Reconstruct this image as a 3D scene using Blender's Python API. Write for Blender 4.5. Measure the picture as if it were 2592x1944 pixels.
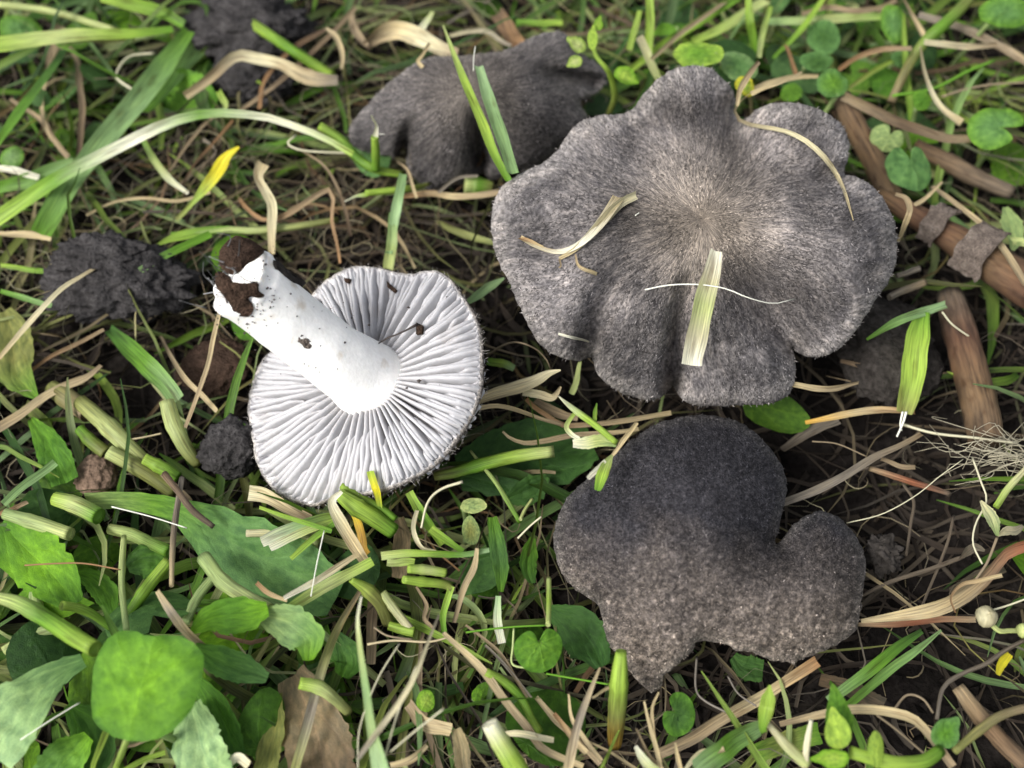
import bpy, math, random
import numpy as np
from mathutils import Vector, noise as mnoise
from mathutils.geometry import delaunay_2d_cdt

random.seed(7); RNG = np.random.default_rng(7)
for o in list(bpy.data.objects): bpy.data.objects.remove(o, do_unlink=True)
scene = bpy.context.scene
COL = scene.collection

# ------------------------------------------------------------------ camera
# working unit of the layout is the centimetre; meshes are written in metres
PITCH = math.radians(58.0)
FPX = 2779.6                                   # focal length in pixels of a 2592 px wide frame
CAM = np.array([0.0, -10.23, 16.37])           # cm
cam_d = bpy.data.cameras.new('camera'); cam = bpy.data.objects.new('camera', cam_d); COL.objects.link(cam)
cam.location = CAM * 0.01
cam.rotation_euler = (math.pi / 2 - PITCH, 0, 0)
cam_d.sensor_width = 36; cam_d.lens = 36 * FPX / 2592
cam_d.clip_start = 0.005; cam_d.clip_end = 50
cam_d.dof.use_dof = True; cam_d.dof.focus_distance = 0.168; cam_d.dof.aperture_fstop = 16
scene.camera = cam
scene.render.resolution_x = 1024; scene.render.resolution_y = 768

# ------------------------------------------------------------------ light: thin overcast, light from behind the left shoulder
SUN_EL, SUN_AZ = math.radians(48), math.radians(-124)      # azimuth from +Y towards +X
w = bpy.data.worlds.new('World'); scene.world = w; w.use_nodes = True
nt = w.node_tree; bg = nt.nodes['Background']
sky = nt.nodes.new('ShaderNodeTexSky'); sky.sky_type = 'NISHITA'; sky.sun_disc = False
sky.sun_elevation = SUN_EL; sky.sun_rotation = SUN_AZ; sky.dust_density = 4.0
hs = nt.nodes.new('ShaderNodeHueSaturation'); hs.inputs['Saturation'].default_value = 0.30
nt.links.new(sky.outputs[0], hs.inputs['Color']); nt.links.new(hs.outputs[0], bg.inputs[0])
bg.inputs[1].default_value = 0.11
sd = bpy.data.lights.new('sun', 'SUN'); sd.energy = 1.5; sd.angle = math.radians(20); sd.color = (1, 0.97, 0.92)
sun = bpy.data.objects.new('sun', sd); COL.objects.link(sun); sun.location = (-1, 1, 2)
sdir = Vector((math.sin(SUN_AZ) * math.cos(SUN_EL), math.cos(SUN_AZ) * math.cos(SUN_EL), math.sin(SUN_EL)))
sun.rotation_euler = sdir.to_track_quat('Z', 'Y').to_euler()
scene.view_settings.view_transform = 'Standard'; scene.view_settings.look = 'None'
scene.view_settings.gamma = 1.0; scene.view_settings.exposure = 1.15

# ------------------------------------------------------------------ layout helpers
R_ = np.array([1.0, 0, 0]); U_ = np.array([0, math.sin(PITCH), math.cos(PITCH)]); F_ = np.array([0, math.cos(PITCH), -math.sin(PITCH)])
TOCAM = -F_
BATCH = {'0': (0, 0, 1.1718), 'A': (500, 550, .4822), 'B': (1200, 100, .5785), 'C': (1350, 1000, .4702), 'D': (820, 40, .3617),
         'E': (0, 0, .4098), 'F': (0, 1200, .4484), 'G': (700, 1150, .4787), 'H': (2050, 150, .6029), 'I': (0, 600, .4219),
         'J': (1600, 0, .4485), 'K': (1600, 1500, .4485), 'L': (1980, 900, .4221), 'M': (500, 0, .4219), 'N': (1100, 850, .3014)}
def src(b, pts):
    ox, oy, s = BATCH[b]; p = np.asarray(pts, float)
    return np.stack([ox + p[..., 0] * s, oy + p[..., 1] * s], -1)
def rays(uv):
    uv = np.asarray(uv, float)
    return F_ + ((uv[..., 0:1] - 1296) / FPX) * R_ + ((972 - uv[..., 1:2]) / FPX) * U_
def P(uv, h):
    """point of the place seen at uv that stands h cm above the soil datum"""
    d = rays(uv); t = (np.asarray(h, float)[..., None] - CAM[2]) / d[..., 2:3]
    return CAM + d * t
def depth(p): return np.dot(np.asarray(p) - CAM, F_)
def proj(p):
    q = np.asarray(p) - CAM; z = q @ F_
    return np.stack([1296 + FPX * (q @ R_) / z, 972 - FPX * (q @ U_) / z], -1)
def catmull(P0, n, closed=False):
    P0 = np.asarray(P0, float)
    if len(P0) == 2: P0 = np.array([P0[0], (P0[0] + P0[1]) / 2, P0[1]])
    if closed: Q = np.vstack([P0[-1], P0, P0[0], P0[1]])
    else: Q = np.vstack([2 * P0[0] - P0[1], P0, 2 * P0[-1] - P0[-2]])
    seg = len(Q) - 3
    L = np.linalg.norm(Q[2:-1] - Q[1:-2], axis=1); cl = np.concatenate([[0], np.cumsum(L)])
    tt = np.linspace(0, cl[-1], n, endpoint=not closed)
    i = np.clip(np.searchsorted(cl, tt, side='right') - 1, 0, seg - 1)
    x = ((tt - cl[i]) / np.maximum(L[i], 1e-9))[:, None]
    a, b, c, d = Q[i], Q[i + 1], Q[i + 2], Q[i + 3]
    return 0.5 * (2 * b + (c - a) * x + (2 * a - 5 * b + 4 * c - d) * x ** 2 + (3 * b - a - 3 * c + d) * x ** 3)
def lerpn(vals, n):
    v = np.atleast_1d(np.asarray(vals, float))
    return np.full(n, v[0]) if len(v) == 1 else np.interp(np.linspace(0, 1, n), np.linspace(0, 1, len(v)), v)
def norm(v): v = np.asarray(v, float); return v / np.maximum(np.linalg.norm(v, axis=-1, keepdims=True), 1e-9)
def fbm(p, octv=3):
    return mnoise.fractal(Vector(p), 1.0, 2.0, octv)

LOC = {}
def mk(name, V, F, mat, parent=None, col=None, st=None, smooth=True, kind=None):
    V = np.asarray(V, float)
    if parent is None: base = np.array([V[:, 0].mean(), V[:, 1].mean(), V[:, 2].min()])
    else: base = LOC[parent.name]
    me = bpy.data.meshes.new(name); me.from_pydata(((V - base) * 0.01).tolist(), [], [tuple(int(i) for i in f) for f in F])
    o = bpy.data.objects.new(name, me); COL.objects.link(o)
    if parent is None: o.location = base * 0.01; LOC[o.name] = base
    else: o.parent = parent; LOC[o.name] = base
    me.materials.append(mat)
    if col is not None:
        c = np.asarray(col, float)
        if c.ndim == 1: c = np.tile(c, (len(V), 1))
        at = me.color_attributes.new('Col', 'FLOAT_COLOR', 'POINT')
        at.data.foreach_set('color', np.hstack([c[:, :3], np.ones((len(V), 1))]).astype(np.float32).ravel())
    if st is not None:
        at = me.attributes.new('st', 'FLOAT_VECTOR', 'POINT')
        at.data.foreach_set('vector', np.asarray(st, np.float32).ravel())
    if smooth: me.polygons.foreach_set('use_smooth', [True] * len(me.polygons))
    if kind: o['kind'] = kind
    return o
def tag(o, label, cat, group=None):
    o['label'] = label; o['category'] = cat
    if group: o['group'] = group
    return o
def thing(name, loc, label, cat, group=None):
    o = bpy.data.objects.new(name, None); COL.objects.link(o); o.empty_display_size = 0.002
    o.location = np.asarray(loc, float) * 0.01; LOC[o.name] = np.asarray(loc, float)
    return tag(o, label, cat, group)

# ------------------------------------------------------------------ materials
def newmat(name):
    m = bpy.data.materials.new(name); m.use_nodes = True; t = m.node_tree
    return m, t, t.nodes['Principled BSDF'], t.nodes['Material Output']
def N(t, typ, **kw):
    n = t.nodes.new(typ)
    for k, v in kw.items():
        if k in n.inputs.keys(): n.inputs[k].default_value = v
        else: setattr(n, k, v)
    return n
def attr(t, name): return N(t, 'ShaderNodeAttribute', attribute_name=name)
def ramp(t, fac, stops):
    r = N(t, 'ShaderNodeValToRGB'); e = r.color_ramp.elements
    while len(e) < len(stops): e.new(0.5)
    for x, (p, c) in zip(e, stops): x.position = p; x.color = (*c, 1) if len(c) == 3 else c
    t.links.new(fac, r.inputs[0]); return r.outputs[0]
def mult(t, a, b, f=1.0, mode='MULTIPLY'):
    m = N(t, 'ShaderNodeMix', data_type='RGBA', blend_type=mode); m.inputs[0].default_value = f
    for s, x in ((m.inputs[6], a), (m.inputs[7], b)):
        if hasattr(x, 'is_output'): t.links.new(x, s)
        else: s.default_value = x
    return m.outputs[2]
def vecmul(t, v, s):
    m = N(t, 'ShaderNodeVectorMath', operation='MULTIPLY'); t.links.new(v, m.inputs[0]); m.inputs[1].default_value = s; return m.outputs[0]
def plant_mat(name, stripe, blotch, rough, transl, bump, spec=0.35):
    m, t, b, out = newmat(name)
    st = attr(t, 'st').outputs['Vector']; c = attr(t, 'Col').outputs['Color']
    n1 = N(t, 'ShaderNodeTexNoise', Scale=1.0, Detail=3); t.links.new(vecmul(t, st, (stripe, 1.6, 1)), n1.inputs['Vector'])
    n2 = N(t, 'ShaderNodeTexNoise', Scale=1.0, Detail=5); t.links.new(vecmul(t, st, (blotch, blotch * 1.2, 1)), n2.inputs['Vector'])
    k1 = ramp(t, n1.outputs['Fac'], [(0.3, (0.52,) * 3), (0.7, (1.35, 1.32, 1.22))])
    k2 = ramp(t, n2.outputs['Fac'], [(0.28, (0.60, 0.52, 0.45)), (0.46, (1, 1, 1)), (0.75, (1.22, 1.16, 1.05))])
    cc = mult(t, mult(t, c, k1), k2)
    t.links.new(cc, b.inputs['Base Color'])
    b.inputs['Roughness'].default_value = rough; b.inputs['Specular IOR Level'].default_value = spec
    bp = N(t, 'ShaderNodeBump', Strength=bump, Distance=0.0002); t.links.new(n1.outputs['Fac'], bp.inputs['Height'])
    t.links.new(bp.outputs[0], b.inputs['Normal'])
    tr = N(t, 'ShaderNodeBsdfTranslucent'); t.links.new(mult(t, cc, (1.1, 1.15, 0.6, 1)), tr.inputs[0])
    mx = N(t, 'ShaderNodeMixShader'); mx.inputs[0].default_value = transl
    t.links.new(b.outputs[0], mx.inputs[1]); t.links.new(tr.outputs[0], mx.inputs[2]); t.links.new(mx.outputs[0], out.inputs[0])
    return m
M_GRASS = plant_mat('grass', 9, 1.3, 0.48, 0.30, 0.5, 0.26)
M_STRAW = plant_mat('straw', 7, 1.6, 0.65, 0.12, 0.7, 0.25)
M_TWIG = plant_mat('twig_bark', 5, 2.6, 0.8, 0.0, 1.0, 0.2)
def leaf_mat(name, polar):
    m, t, b, out = newmat(name)
    st = attr(t, 'st').outputs['Vector']; c = attr(t, 'Col').outputs['Color']
    sx = N(t, 'ShaderNodeSeparateXYZ'); t.links.new(st, sx.inputs[0])
    def mth(op, a, bb=None):
        q = N(t, 'ShaderNodeMath', operation=op)
        for i, x in enumerate((a, bb)):
            if x is None: continue
            if hasattr(x, 'is_output'): t.links.new(x, q.inputs[i])
            else: q.inputs[i].default_value = x
        return q.outputs[0]
    nz = N(t, 'ShaderNodeTexNoise', Scale=5.0, Detail=4); t.links.new(st, nz.inputs['Vector'])
    nf = N(t, 'ShaderNodeTexNoise', Scale=38.0, Detail=3); t.links.new(st, nf.inputs['Vector'])
    if polar: ph = mth('MULTIPLY', mth('ARCTAN2', sx.outputs[0], sx.outputs[1]), 4.0)
    else:
        ph = mth('ADD', mth('MULTIPLY', sx.outputs[1], 5.0), mth('MULTIPLY', mth('ABSOLUTE', sx.outputs[0]), -6.0))
    ph = mth('ADD', ph, mth('MULTIPLY', nz.outputs['Fac'], 1.6))
    v = mth('POWER', mth('ABSOLUTE', mth('COSINE', ph)), 14.0)
    if not polar:
        mid = mth('POWER', mth('SUBTRACT', 1.0, mth('MINIMUM', mth('ABSOLUTE', sx.outputs[0]), 1.0)), 16.0)
        v = mth('MAXIMUM', mth('MULTIPLY', v, 0.55), mid)
    k = ramp(t, nz.outputs['Fac'], [(0.3, (0.58, 0.64, 0.58)), (0.7, (1.25, 1.18, 1.0))])
    k3 = ramp(t, nf.outputs['Fac'], [(0.3, (0.86,) * 3), (0.7, (1.12,) * 3)])
    cc = mult(t, mult(t, c, k), k3)
    vm = N(t, 'ShaderNodeMix', data_type='RGBA'); t.links.new(mth('MULTIPLY', v, 0.42), vm.inputs[0]); t.links.new(cc, vm.inputs[6])
    t.links.new(mult(t, cc, (1.7, 1.5, 1.6, 1)), vm.inputs[7]); cc = vm.outputs[2]
    t.links.new(cc, b.inputs['Base Color']); b.inputs['Roughness'].default_value = 0.55; b.inputs['Specular IOR Level'].default_value = 0.22
    hh = mth('ADD', mth('MULTIPLY', v, -0.6), mth('MULTIPLY', nf.outputs['Fac'], 0.7))
    bp = N(t, 'ShaderNodeBump', Strength=0.55, Distance=0.0004); t.links.new(hh, bp.inputs['Height']); t.links.new(bp.outputs[0], b.inputs['Normal'])
    tr = N(t, 'ShaderNodeBsdfTranslucent'); t.links.new(mult(t, cc, (1.2, 1.25, 0.5, 1)), tr.inputs[0])
    mx = N(t, 'ShaderNodeMixShader'); mx.inputs[0].default_value = 0.28
    t.links.new(b.outputs[0], mx.inputs[1]); t.links.new(tr.outputs[0], mx.inputs[2]); t.links.new(mx.outputs[0], out.inputs[0])
    return m
M_LEAF_R = leaf_mat('leaf_round', True); M_LEAF_L = leaf_mat('leaf_long', False)
def soil_mat(name, a, b_, c_, sc=300):
    m, t, b, out = newmat(name)
    g = N(t, 'ShaderNodeNewGeometry')
    n = N(t, 'ShaderNodeTexNoise', Scale=sc, Detail=8, Roughness=0.65); t.links.new(g.outputs['Position'], n.inputs['Vector'])
    n2 = N(t, 'ShaderNodeTexNoise', Scale=sc * 6, Detail=4); t.links.new(g.outputs['Position'], n2.inputs['Vector'])
    c = ramp(t, n.outputs['Fac'], [(0.3, a), (0.55, b_), (0.75, c_)])
    k = ramp(t, n2.outputs['Fac'], [(0.3, (0.6,) * 3), (0.7, (1.5,) * 3)])
    t.links.new(mult(t, c, k), b.inputs['Base Color']); b.inputs['Roughness'].default_value = 1.0; b.inputs['Specular IOR Level'].default_value = 0.05
    ad = N(t, 'ShaderNodeMath', operation='ADD'); t.links.new(n.outputs['Fac'], ad.inputs[0]); t.links.new(n2.outputs['Fac'], ad.inputs[1])
    bp = N(t, 'ShaderNodeBump', Strength=0.9, Distance=0.0008); t.links.new(ad.outputs[0], bp.inputs['Height']); t.links.new(bp.outputs[0], b.inputs['Normal'])
    return m
M_SOIL = soil_mat('soil', (0.005, 0.0045, 0.004), (0.012, 0.010, 0.009), (0.026, 0.022, 0.019), 120)
M_CLOD = soil_mat('soil_clod', (0.022, 0.021, 0.021), (0.045, 0.042, 0.042), (0.085, 0.080, 0.079), 260)
M_STONE = soil_mat('pebble', (0.10, 0.07, 0.05), (0.16, 0.11, 0.08), (0.21, 0.15, 0.11), 200)
M_BARK = soil_mat('bark_chip', (0.03, 0.02, 0.015), (0.055, 0.035, 0.025), (0.09, 0.055, 0.04), 500)
M_PEEL = soil_mat('bark_peel', (0.08, 0.065, 0.055), (0.16, 0.13, 0.11), (0.23, 0.20, 0.17), 600)
M_ROT = soil_mat('rotten_wood', (0.018, 0.016, 0.014), (0.035, 0.031, 0.028), (0.065, 0.058, 0.052), 180)
def cap_mat():
    m, t, b, out = newmat('cap_felt')
    st = attr(t, 'st').outputs['Vector']; c = attr(t, 'Col').outputs['Color']
    n = N(t, 'ShaderNodeTexNoise', Scale=1.0, Detail=5, Roughness=0.7); t.links.new(vecmul(t, st, (22, 22, 9)), n.inputs['Vector'])
    n2 = N(t, 'ShaderNodeTexNoise', Scale=1.0, Detail=3); t.links.new(vecmul(t, st, (55, 55, 42)), n2.inputs['Vector'])
    k = ramp(t, n.outputs['Fac'], [(0.30, (0.36, 0.36, 0.40)), (0.5, (0.95, 0.95, 0.95)), (0.70, (1.9, 1.84, 1.76))])
    k2 = ramp(t, n2.outputs['Fac'], [(0.35, (0.6,) * 3), (0.65, (1.45,) * 3)])
    t.links.new(mult(t, mult(t, c, k), k2), b.inputs['Base Color'])
    b.inputs['Roughness'].default_value = 0.95; b.inputs['Specular IOR Level'].default_value = 0.1
    ad = N(t, 'ShaderNodeMath', operation='ADD'); t.links.new(n.outputs['Fac'], ad.inputs[0]); t.links.new(n2.outputs['Fac'], ad.inputs[1])
    bp = N(t, 'ShaderNodeBump', Strength=0.8, Distance=0.0004); t.links.new(ad.outputs[0], bp.inputs['Height']); t.links.new(bp.outputs[0], b.inputs['Normal'])
    return m
M_CAP = cap_mat()
def fib_mat():
    m, t, b, out = newmat('felt_fibre'); t.links.new(attr(t, 'Col').outputs['Color'], b.inputs['Base Color'])
    b.inputs['Roughness'].default_value = 0.8; b.inputs['Specular IOR Level'].default_value = 0.15; return m
M_FIB = fib_mat()
def flesh_mat(name, base, dirt, sc, thr, sss):
    m, t, b, out = newmat(name); g = N(t, 'ShaderNodeNewGeometry')
    n = N(t, 'ShaderNodeTexNoise', Scale=sc, Detail=5); t.links.new(g.outputs['Position'], n.inputs['Vector'])
    n2 = N(t, 'ShaderNodeTexNoise', Scale=sc * 7, Detail=3); t.links.new(g.outputs['Position'], n2.inputs['Vector'])
    mx = N(t, 'ShaderNodeMix', data_type='RGBA'); mx.inputs[6].default_value = (*base, 1); mx.inputs[7].default_value = (*dirt, 1)
    t.links.new(ramp(t, n.outputs['Fac'], [(thr, (0, 0, 0)), (thr + 0.1, (0.5,) * 3)]), mx.inputs[0])
    k = ramp(t, n2.outputs['Fac'], [(0.3, (0.93,) * 3), (0.7, (1.03,) * 3)])
    t.links.new(mult(t, mx.outputs[2], k), b.inputs['Base Color'])
    b.inputs['Roughness'].default_value = 0.6; b.inputs['Specular IOR Level'].default_value = 0.25
    b.inputs['Subsurface Weight'].default_value = sss; b.inputs['Subsurface Radius'].default_value = (1, 0.8, 0.6); b.inputs['Subsurface Scale'].default_value = 0.0008
    bp = N(t, 'ShaderNodeBump', Strength=0.15, Distance=0.0004); t.links.new(n2.outputs['Fac'], bp.inputs['Height']); t.links.new(bp.outputs[0], b.inputs['Normal'])
    return m
M_GILL = flesh_mat('gill', (0.42, 0.415, 0.428), (0.34, 0.32, 0.31), 160, 0.60, 0.15)
M_STIPE = flesh_mat('stipe', (0.84, 0.83, 0.80), (0.46, 0.36, 0.23), 230, 0.60, 0.2)
M_SPECK = flesh_mat('soil_speck', (0.05, 0.04, 0.035), (0.03, 0.02, 0.02), 900, 0.5, 0)

# ------------------------------------------------------------------ shape builders (all in cm)
def ribbon_np(pts, wid, nrm, roll, fold, across=3, twist=0.0):
    n = len(pts); T = norm(np.gradient(pts, axis=0)); S = norm(np.cross(T, nrm)); Nn = norm(np.cross(S, T))
    a = roll + twist * np.linspace(-1, 1, n); ca, sa = np.cos(a)[:, None], np.sin(a)[:, None]
    S2, N2 = S * ca + Nn * sa, Nn * ca - S * sa
    x = np.linspace(-1, 1, across)
    V = pts[:, None, :] + S2[:, None, :] * (x[None, :, None] * wid[:, None, None] / 2) - N2[:, None, :] * ((1 - np.abs(x))[None, :, None] * (wid * fold)[:, None, None])
    F = [(i * across + j, i * across + j + 1, (i + 1) * across + j + 1, (i + 1) * across + j) for i in range(n - 1) for j in range(across - 1)]
    return V.reshape(-1, 3), F, S2, N2
def tube_np(pts, rad, sides=8, wob=0.0, flat=1.0, nrm=None):
    n = len(pts); T = norm(np.gradient(pts, axis=0)); S = norm(np.cross(T, TOCAM if nrm is None else nrm)); Q = norm(np.cross(S, T))
    a = np.linspace(0, 2 * math.pi, sides, endpoint=False)
    rr = rad[:, None] * (1 + wob * RNG.uniform(-1, 1, (n, sides)))
    V = pts[:, None, :] + (S[:, None, :] * np.cos(a)[None, :, None] + Q[:, None, :] * np.sin(a)[None, :, None] * flat) * rr[:, :, None]
    V = V.reshape(-1, 3)
    F = [(i * sides + j, i * sides + (j + 1) % sides, (i + 1) * sides + (j + 1) % sides, (i + 1) * sides + j) for i in range(n - 1) for j in range(sides)]
    # cut ends: a shallow hollow inside a rim
    for e, sgn in ((0, 1), (n - 1, -1)):
        k = len(V); ring = V[e * sides:(e + 1) * sides]; c = pts[e]
        inn = c + (ring - c) * 0.7 + T[e] * sgn * rad[e] * 0.5
        V = np.vstack([V, inn, c + T[e] * sgn * rad[e] * 0.55])
        for j in range(sides):
            q = (e * sides + j, e * sides + (j + 1) % sides, k + (j + 1) % sides, k + j); F.append(q if sgn < 0 else q[::-1])
            q = (k + j, k + (j + 1) % sides, k + sides); F.append(q if sgn < 0 else q[::-1])
    return V, F
def st_ribbon(pts, wid, across, seed):
    L = np.concatenate([[0], np.cumsum(np.linalg.norm(np.diff(pts, axis=0), axis=1))])
    x = np.linspace(-1, 1, across)
    return np.stack([np.tile(x, len(pts)), np.repeat(L, across), np.full(len(pts) * across, seed * 7.3)], -1)
PAL = dict(lime=(.27, .41, .065), green=(.11, .25, .025), dgreen=(.045, .115, .025), bgreen=(.20, .33, .14), pale=(.40, .47, .20), white=(.72, .72, .62),
           straw=(.40, .335, .205), tan=(.235, .185, .120), brown=(.10, .070, .046), orange=(.24, .140, .068), grey=(.185, .165, .14), cream=(.50, .475, .33),
           olive=(.20, .22, .07), yellow=(.60, .54, .03), amber=(.48, .29, .05), red=(.20, .075, .04), dark=(.05, .037, .028), dusk=(.11, .09, .07),
           wood=(.110, .072, .042), rust=(.085, .047, .032), mint=(.30, .46, .24), leaf=(.075, .20, .018), leafb=(.10, .22, .07), leafl=(.145, .33, .018), leafd=(.03, .085, .02), pgreen=(.26, .36, .15))
def gradcol(spec, n):
    cs = np.array([PAL[c] for c in spec.split('>')])
    x = np.linspace(0, 1, n)
    return np.stack([np.interp(x, np.linspace(0, 1, len(cs)), cs[:, k]) for k in range(3)], -1) if len(cs) > 1 else np.tile(cs[0], (n, 1))
# ------------------------------------------------------------------ ground
def ground_h(x, y):
    return 0.28 * fbm((x * 0.28 + 3, y * 0.28, 1.7), 3) + 0.10 * fbm((x * 1.3, y * 1.3, 9.1), 3) - 0.75
def build_ground():
    xs = np.concatenate([[-300, -120, -60, -35], np.arange(-24, 24.01, 0.3), [35, 60, 120, 300]])
    ys = np.concatenate([[-300, -120, -60, -30], np.arange(-16, 26.01, 0.3), [38, 60, 120, 300]])
    V = [(x, y, ground_h(x, y) if abs(x) < 40 and abs(y) < 40 else -0.8) for y in ys for x in xs]
    n = len(xs); F = [(j * n + i, j * n + i + 1, (j + 1) * n + i + 1, (j + 1) * n + i) for j in range(len(ys) - 1) for i in range(n - 1)]
    return mk('ground', V, F, M_SOIL, kind='structure')
build_ground()

# ------------------------------------------------------------------ felted caps
class Surf:
    """smooth cap surface: thin-plate fit through levelled points, minus folds"""
    def __init__(s, b, outline, ctrl, creases, center, hs=(0, 1), edge=0.22):
        s.out = catmull(src(b, outline), 260, True)
        s.out = s.out + RNG.normal(0, 1.2, s.out.shape)
        c = np.array(ctrl, float); uv = src(b, c[:, :2]); hh = hs[0] + c[:, 2] * hs[1]
        s.mu, s.sc = uv.mean(0), 300.0
        X = (uv - s.mu) / s.sc; s.X = X; n = len(X)
        K = s.phi(X, X) + 0.02 * np.eye(n); A = np.zeros((n + 3, n + 3)); Pm = np.hstack([np.ones((n, 1)), X])
        A[:n, :n] = K; A[:n, n:] = Pm; A[n:, :n] = Pm.T
        s.w = np.linalg.solve(A, np.concatenate([hh, np.zeros(3)]))
        s.cr = [(src(b, np.array(p, float)), wd * BATCH[b][2], dp) for p, wd, dp in creases]
        s.c = src(b, np.array(center, float)); s.edge = edge
    @staticmethod
    def phi(A, B):
        r2 = ((A[:, None] - B[None]) ** 2).sum(-1) + 1e-12; return 0.5 * r2 * np.log(r2)
    @staticmethod
    def segdist(uv, poly, closed):
        a = poly; b = np.roll(poly, -1, 0) if closed else None
        if not closed: a, b = poly[:-1], poly[1:]
        best = np.full(len(uv), 1e9); bt = np.zeros(len(uv)); m = len(a)
        for i in range(m):
            d = b[i] - a[i]; t = np.clip(((uv - a[i]) @ d) / max(d @ d, 1e-9), 0, 1)
            r = np.linalg.norm(uv - a[i] - t[:, None] * d, axis=1); k = r < best
            best = np.where(k, r, best); bt = np.where(k, (i + t) / m, bt)
        return best, bt
    def inside(s, uv):
        x, y = uv[:, 0], uv[:, 1]; r = np.zeros(len(uv), bool); p = s.out; q = np.roll(p, 1, 0)
        for a, b in zip(p, q):
            c = ((a[1] > y) != (b[1] > y)); xx = (b[0] - a[0]) * (y - a[1]) / (b[1] - a[1] + 1e-12) + a[0]
            r ^= c & (x < xx)
        return r
    def h(s, uv, rounded=True):
        uv = np.atleast_2d(np.asarray(uv, float)); X = (uv - s.mu) / s.sc
        h = s.phi(X, s.X) @ s.w[:-3] + s.w[-3] + X @ s.w[-2:]
        for p, wd, dp in s.cr:
            d, t = s.segdist(uv, p, False)
            h = h - dp * np.exp(-(d / wd) ** 2) * (1 - 0.75 * t)      # deepest at the rim end
        if rounded:
            d = s.segdist(uv, s.out, True)[0] / 146.0; q = np.clip((s.edge - d) / s.edge, 0, 1)
            h = h - s.edge * 1.1 * (1 - np.sqrt(np.maximum(0, 1 - q * q)))
        return h
    def at(s, uv): return P(uv, s.h(uv))

def build_cap(s, root, thick, colf, nf, flen, seed, fcol, spread=.6, iso=False):
    step = 9.0; lo, hi = s.out.min(0), s.out.max(0)
    gx, gy = np.meshgrid(np.arange(lo[0], hi[0], step), np.arange(lo[1], hi[1], step * 0.866))
    gx = gx + (np.arange(gx.shape[0]) % 2)[:, None] * step / 2
    g = np.stack([gx.ravel(), gy.ravel()], -1) + RNG.uniform(-1, 1, (gx.size, 2))
    g = g[s.inside(g)]; d = s.segdist(g, s.out, True)[0]; g = g[d > 11]
    tang = norm(np.roll(s.out, -1, 0) - np.roll(s.out, 1, 0)); nor = np.stack([-tang[:, 1], tang[:, 0]], -1)
    if not s.inside((s.out + nor * 4)[:1])[0]: nor = -nor
    ext = []
    for off in (2.5, 6.5):
        q = s.out + nor * off; q = q[s.inside(q)]; dd = s.segdist(q, s.out, True)[0]; ext.append(q[dd > off * 0.8])
    pts = np.vstack([s.out] + ext + [g]); n0 = len(s.out)
    vs, es, fs, *_ = delaunay_2d_cdt([Vector(p) for p in pts], [], [list(range(n0))], 1, 1e-4)
    uv = np.array([(v[0], v[1]) for v in vs]); fs = [tuple(f) for f in fs]
    h = s.h(uv); d = s.segdist(uv, s.out, True)[0] / 146.0
    top = P(uv, h)
    bump = np.array([0.035 * fbm((p[0] * 2.2, p[1] * 2.2, seed), 3) + 0.012 * fbm((p[0] * 9, p[1] * 9, seed), 2) for p in top])
    top = P(uv, h + bump * np.clip(d * 4, 0, 1))
    th = 0.03 + thick * np.sqrt(np.clip(d / 0.5, 0, 1)); bot = P(uv, h - th)
    n = len(uv)
    # orientation: faces must look up
    f0 = fs[0]; nz = np.cross(top[f0[1]] - top[f0[0]], top[f0[2]] - top[f0[0]])[2]
    if nz < 0: fs = [f[::-1] for f in fs]
    cnt = {}
    for f in fs:
        for a, b in zip(f, f[1:] + f[:1]): cnt[(a, b)] = 1
    side = [(b, a, a + n, b + n) for (a, b) in cnt if (b, a) not in cnt]
    F = fs + [tuple(i + n for i in f[::-1]) for f in fs] + side
    rel = uv - s.c; ang = np.arctan2(rel[:, 1], rel[:, 0]); rr = np.linalg.norm(rel, axis=1) / 400
    ang = ang + 0.12 * np.array([fbm((p[0] * .006, p[1] * .006, seed + 3), 1) for p in uv])
    st = np.stack([uv[:, 0] / 260, uv[:, 1] / 260, rr], -1) if iso else np.stack([np.cos(ang), np.sin(ang), rr], -1)
    c = colf(uv, rr, d)
    cap = mk('cap', np.vstack([top, bot]), F, M_CAP, root, np.vstack([c, c * 0 + np.array([.35, .34, .33])]), np.vstack([st, st]))
    # felt: fine fibres lying outward from the middle
    q = RNG.uniform(lo, hi, (int(nf * 2.2), 2)); q = q[s.inside(q)][:nf]
    k = len(q); rel = q - s.c; a = np.arctan2(rel[:, 1], rel[:, 0]) + RNG.normal(0, spread, k)
    L = flen * RNG.uniform(0.5, 1.4, k); dv = np.stack([np.cos(a), np.sin(a)], -1)
    m = q + dv * L[:, None] * 0.5; e = q + dv * L[:, None]
    lift = RNG.uniform(0.003, 0.016, k)
    A, B_, C_ = s.at(q), P(m, s.h(m) + lift), P(e, s.h(e) + lift * RNG.uniform(0.2, 1.8, k))
    sd_ = norm(np.cross(C_ - A, np.array([0, -.5, .8]))) * (0.0035 + 0.004 * RNG.random((k, 1)))
    V = np.stack([A - sd_, A + sd_, B_ + sd_, B_ - sd_, C_], 1).reshape(-1, 3)
    Ff = []
    for i in range(k): b0 = 5 * i; Ff += [(b0, b0 + 1, b0 + 2, b0 + 3), (b0 + 3, b0 + 2, b0 + 4)]
    rr = np.linalg.norm(rel, axis=1) / 400; dd = s.segdist(q, s.out, True)[0] / 146.0
    base = colf(q, rr, dd); lum = RNG.choice(fcol[0], k, p=fcol[1])[:, None] * RNG.uniform(0.8, 1.2, (k, 1))
    fc = np.repeat(base * lum, 5, 0)
    mk('fibrils', V, Ff, M_FIB, cap, fc, smooth=False, kind='stuff')
    return cap
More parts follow.
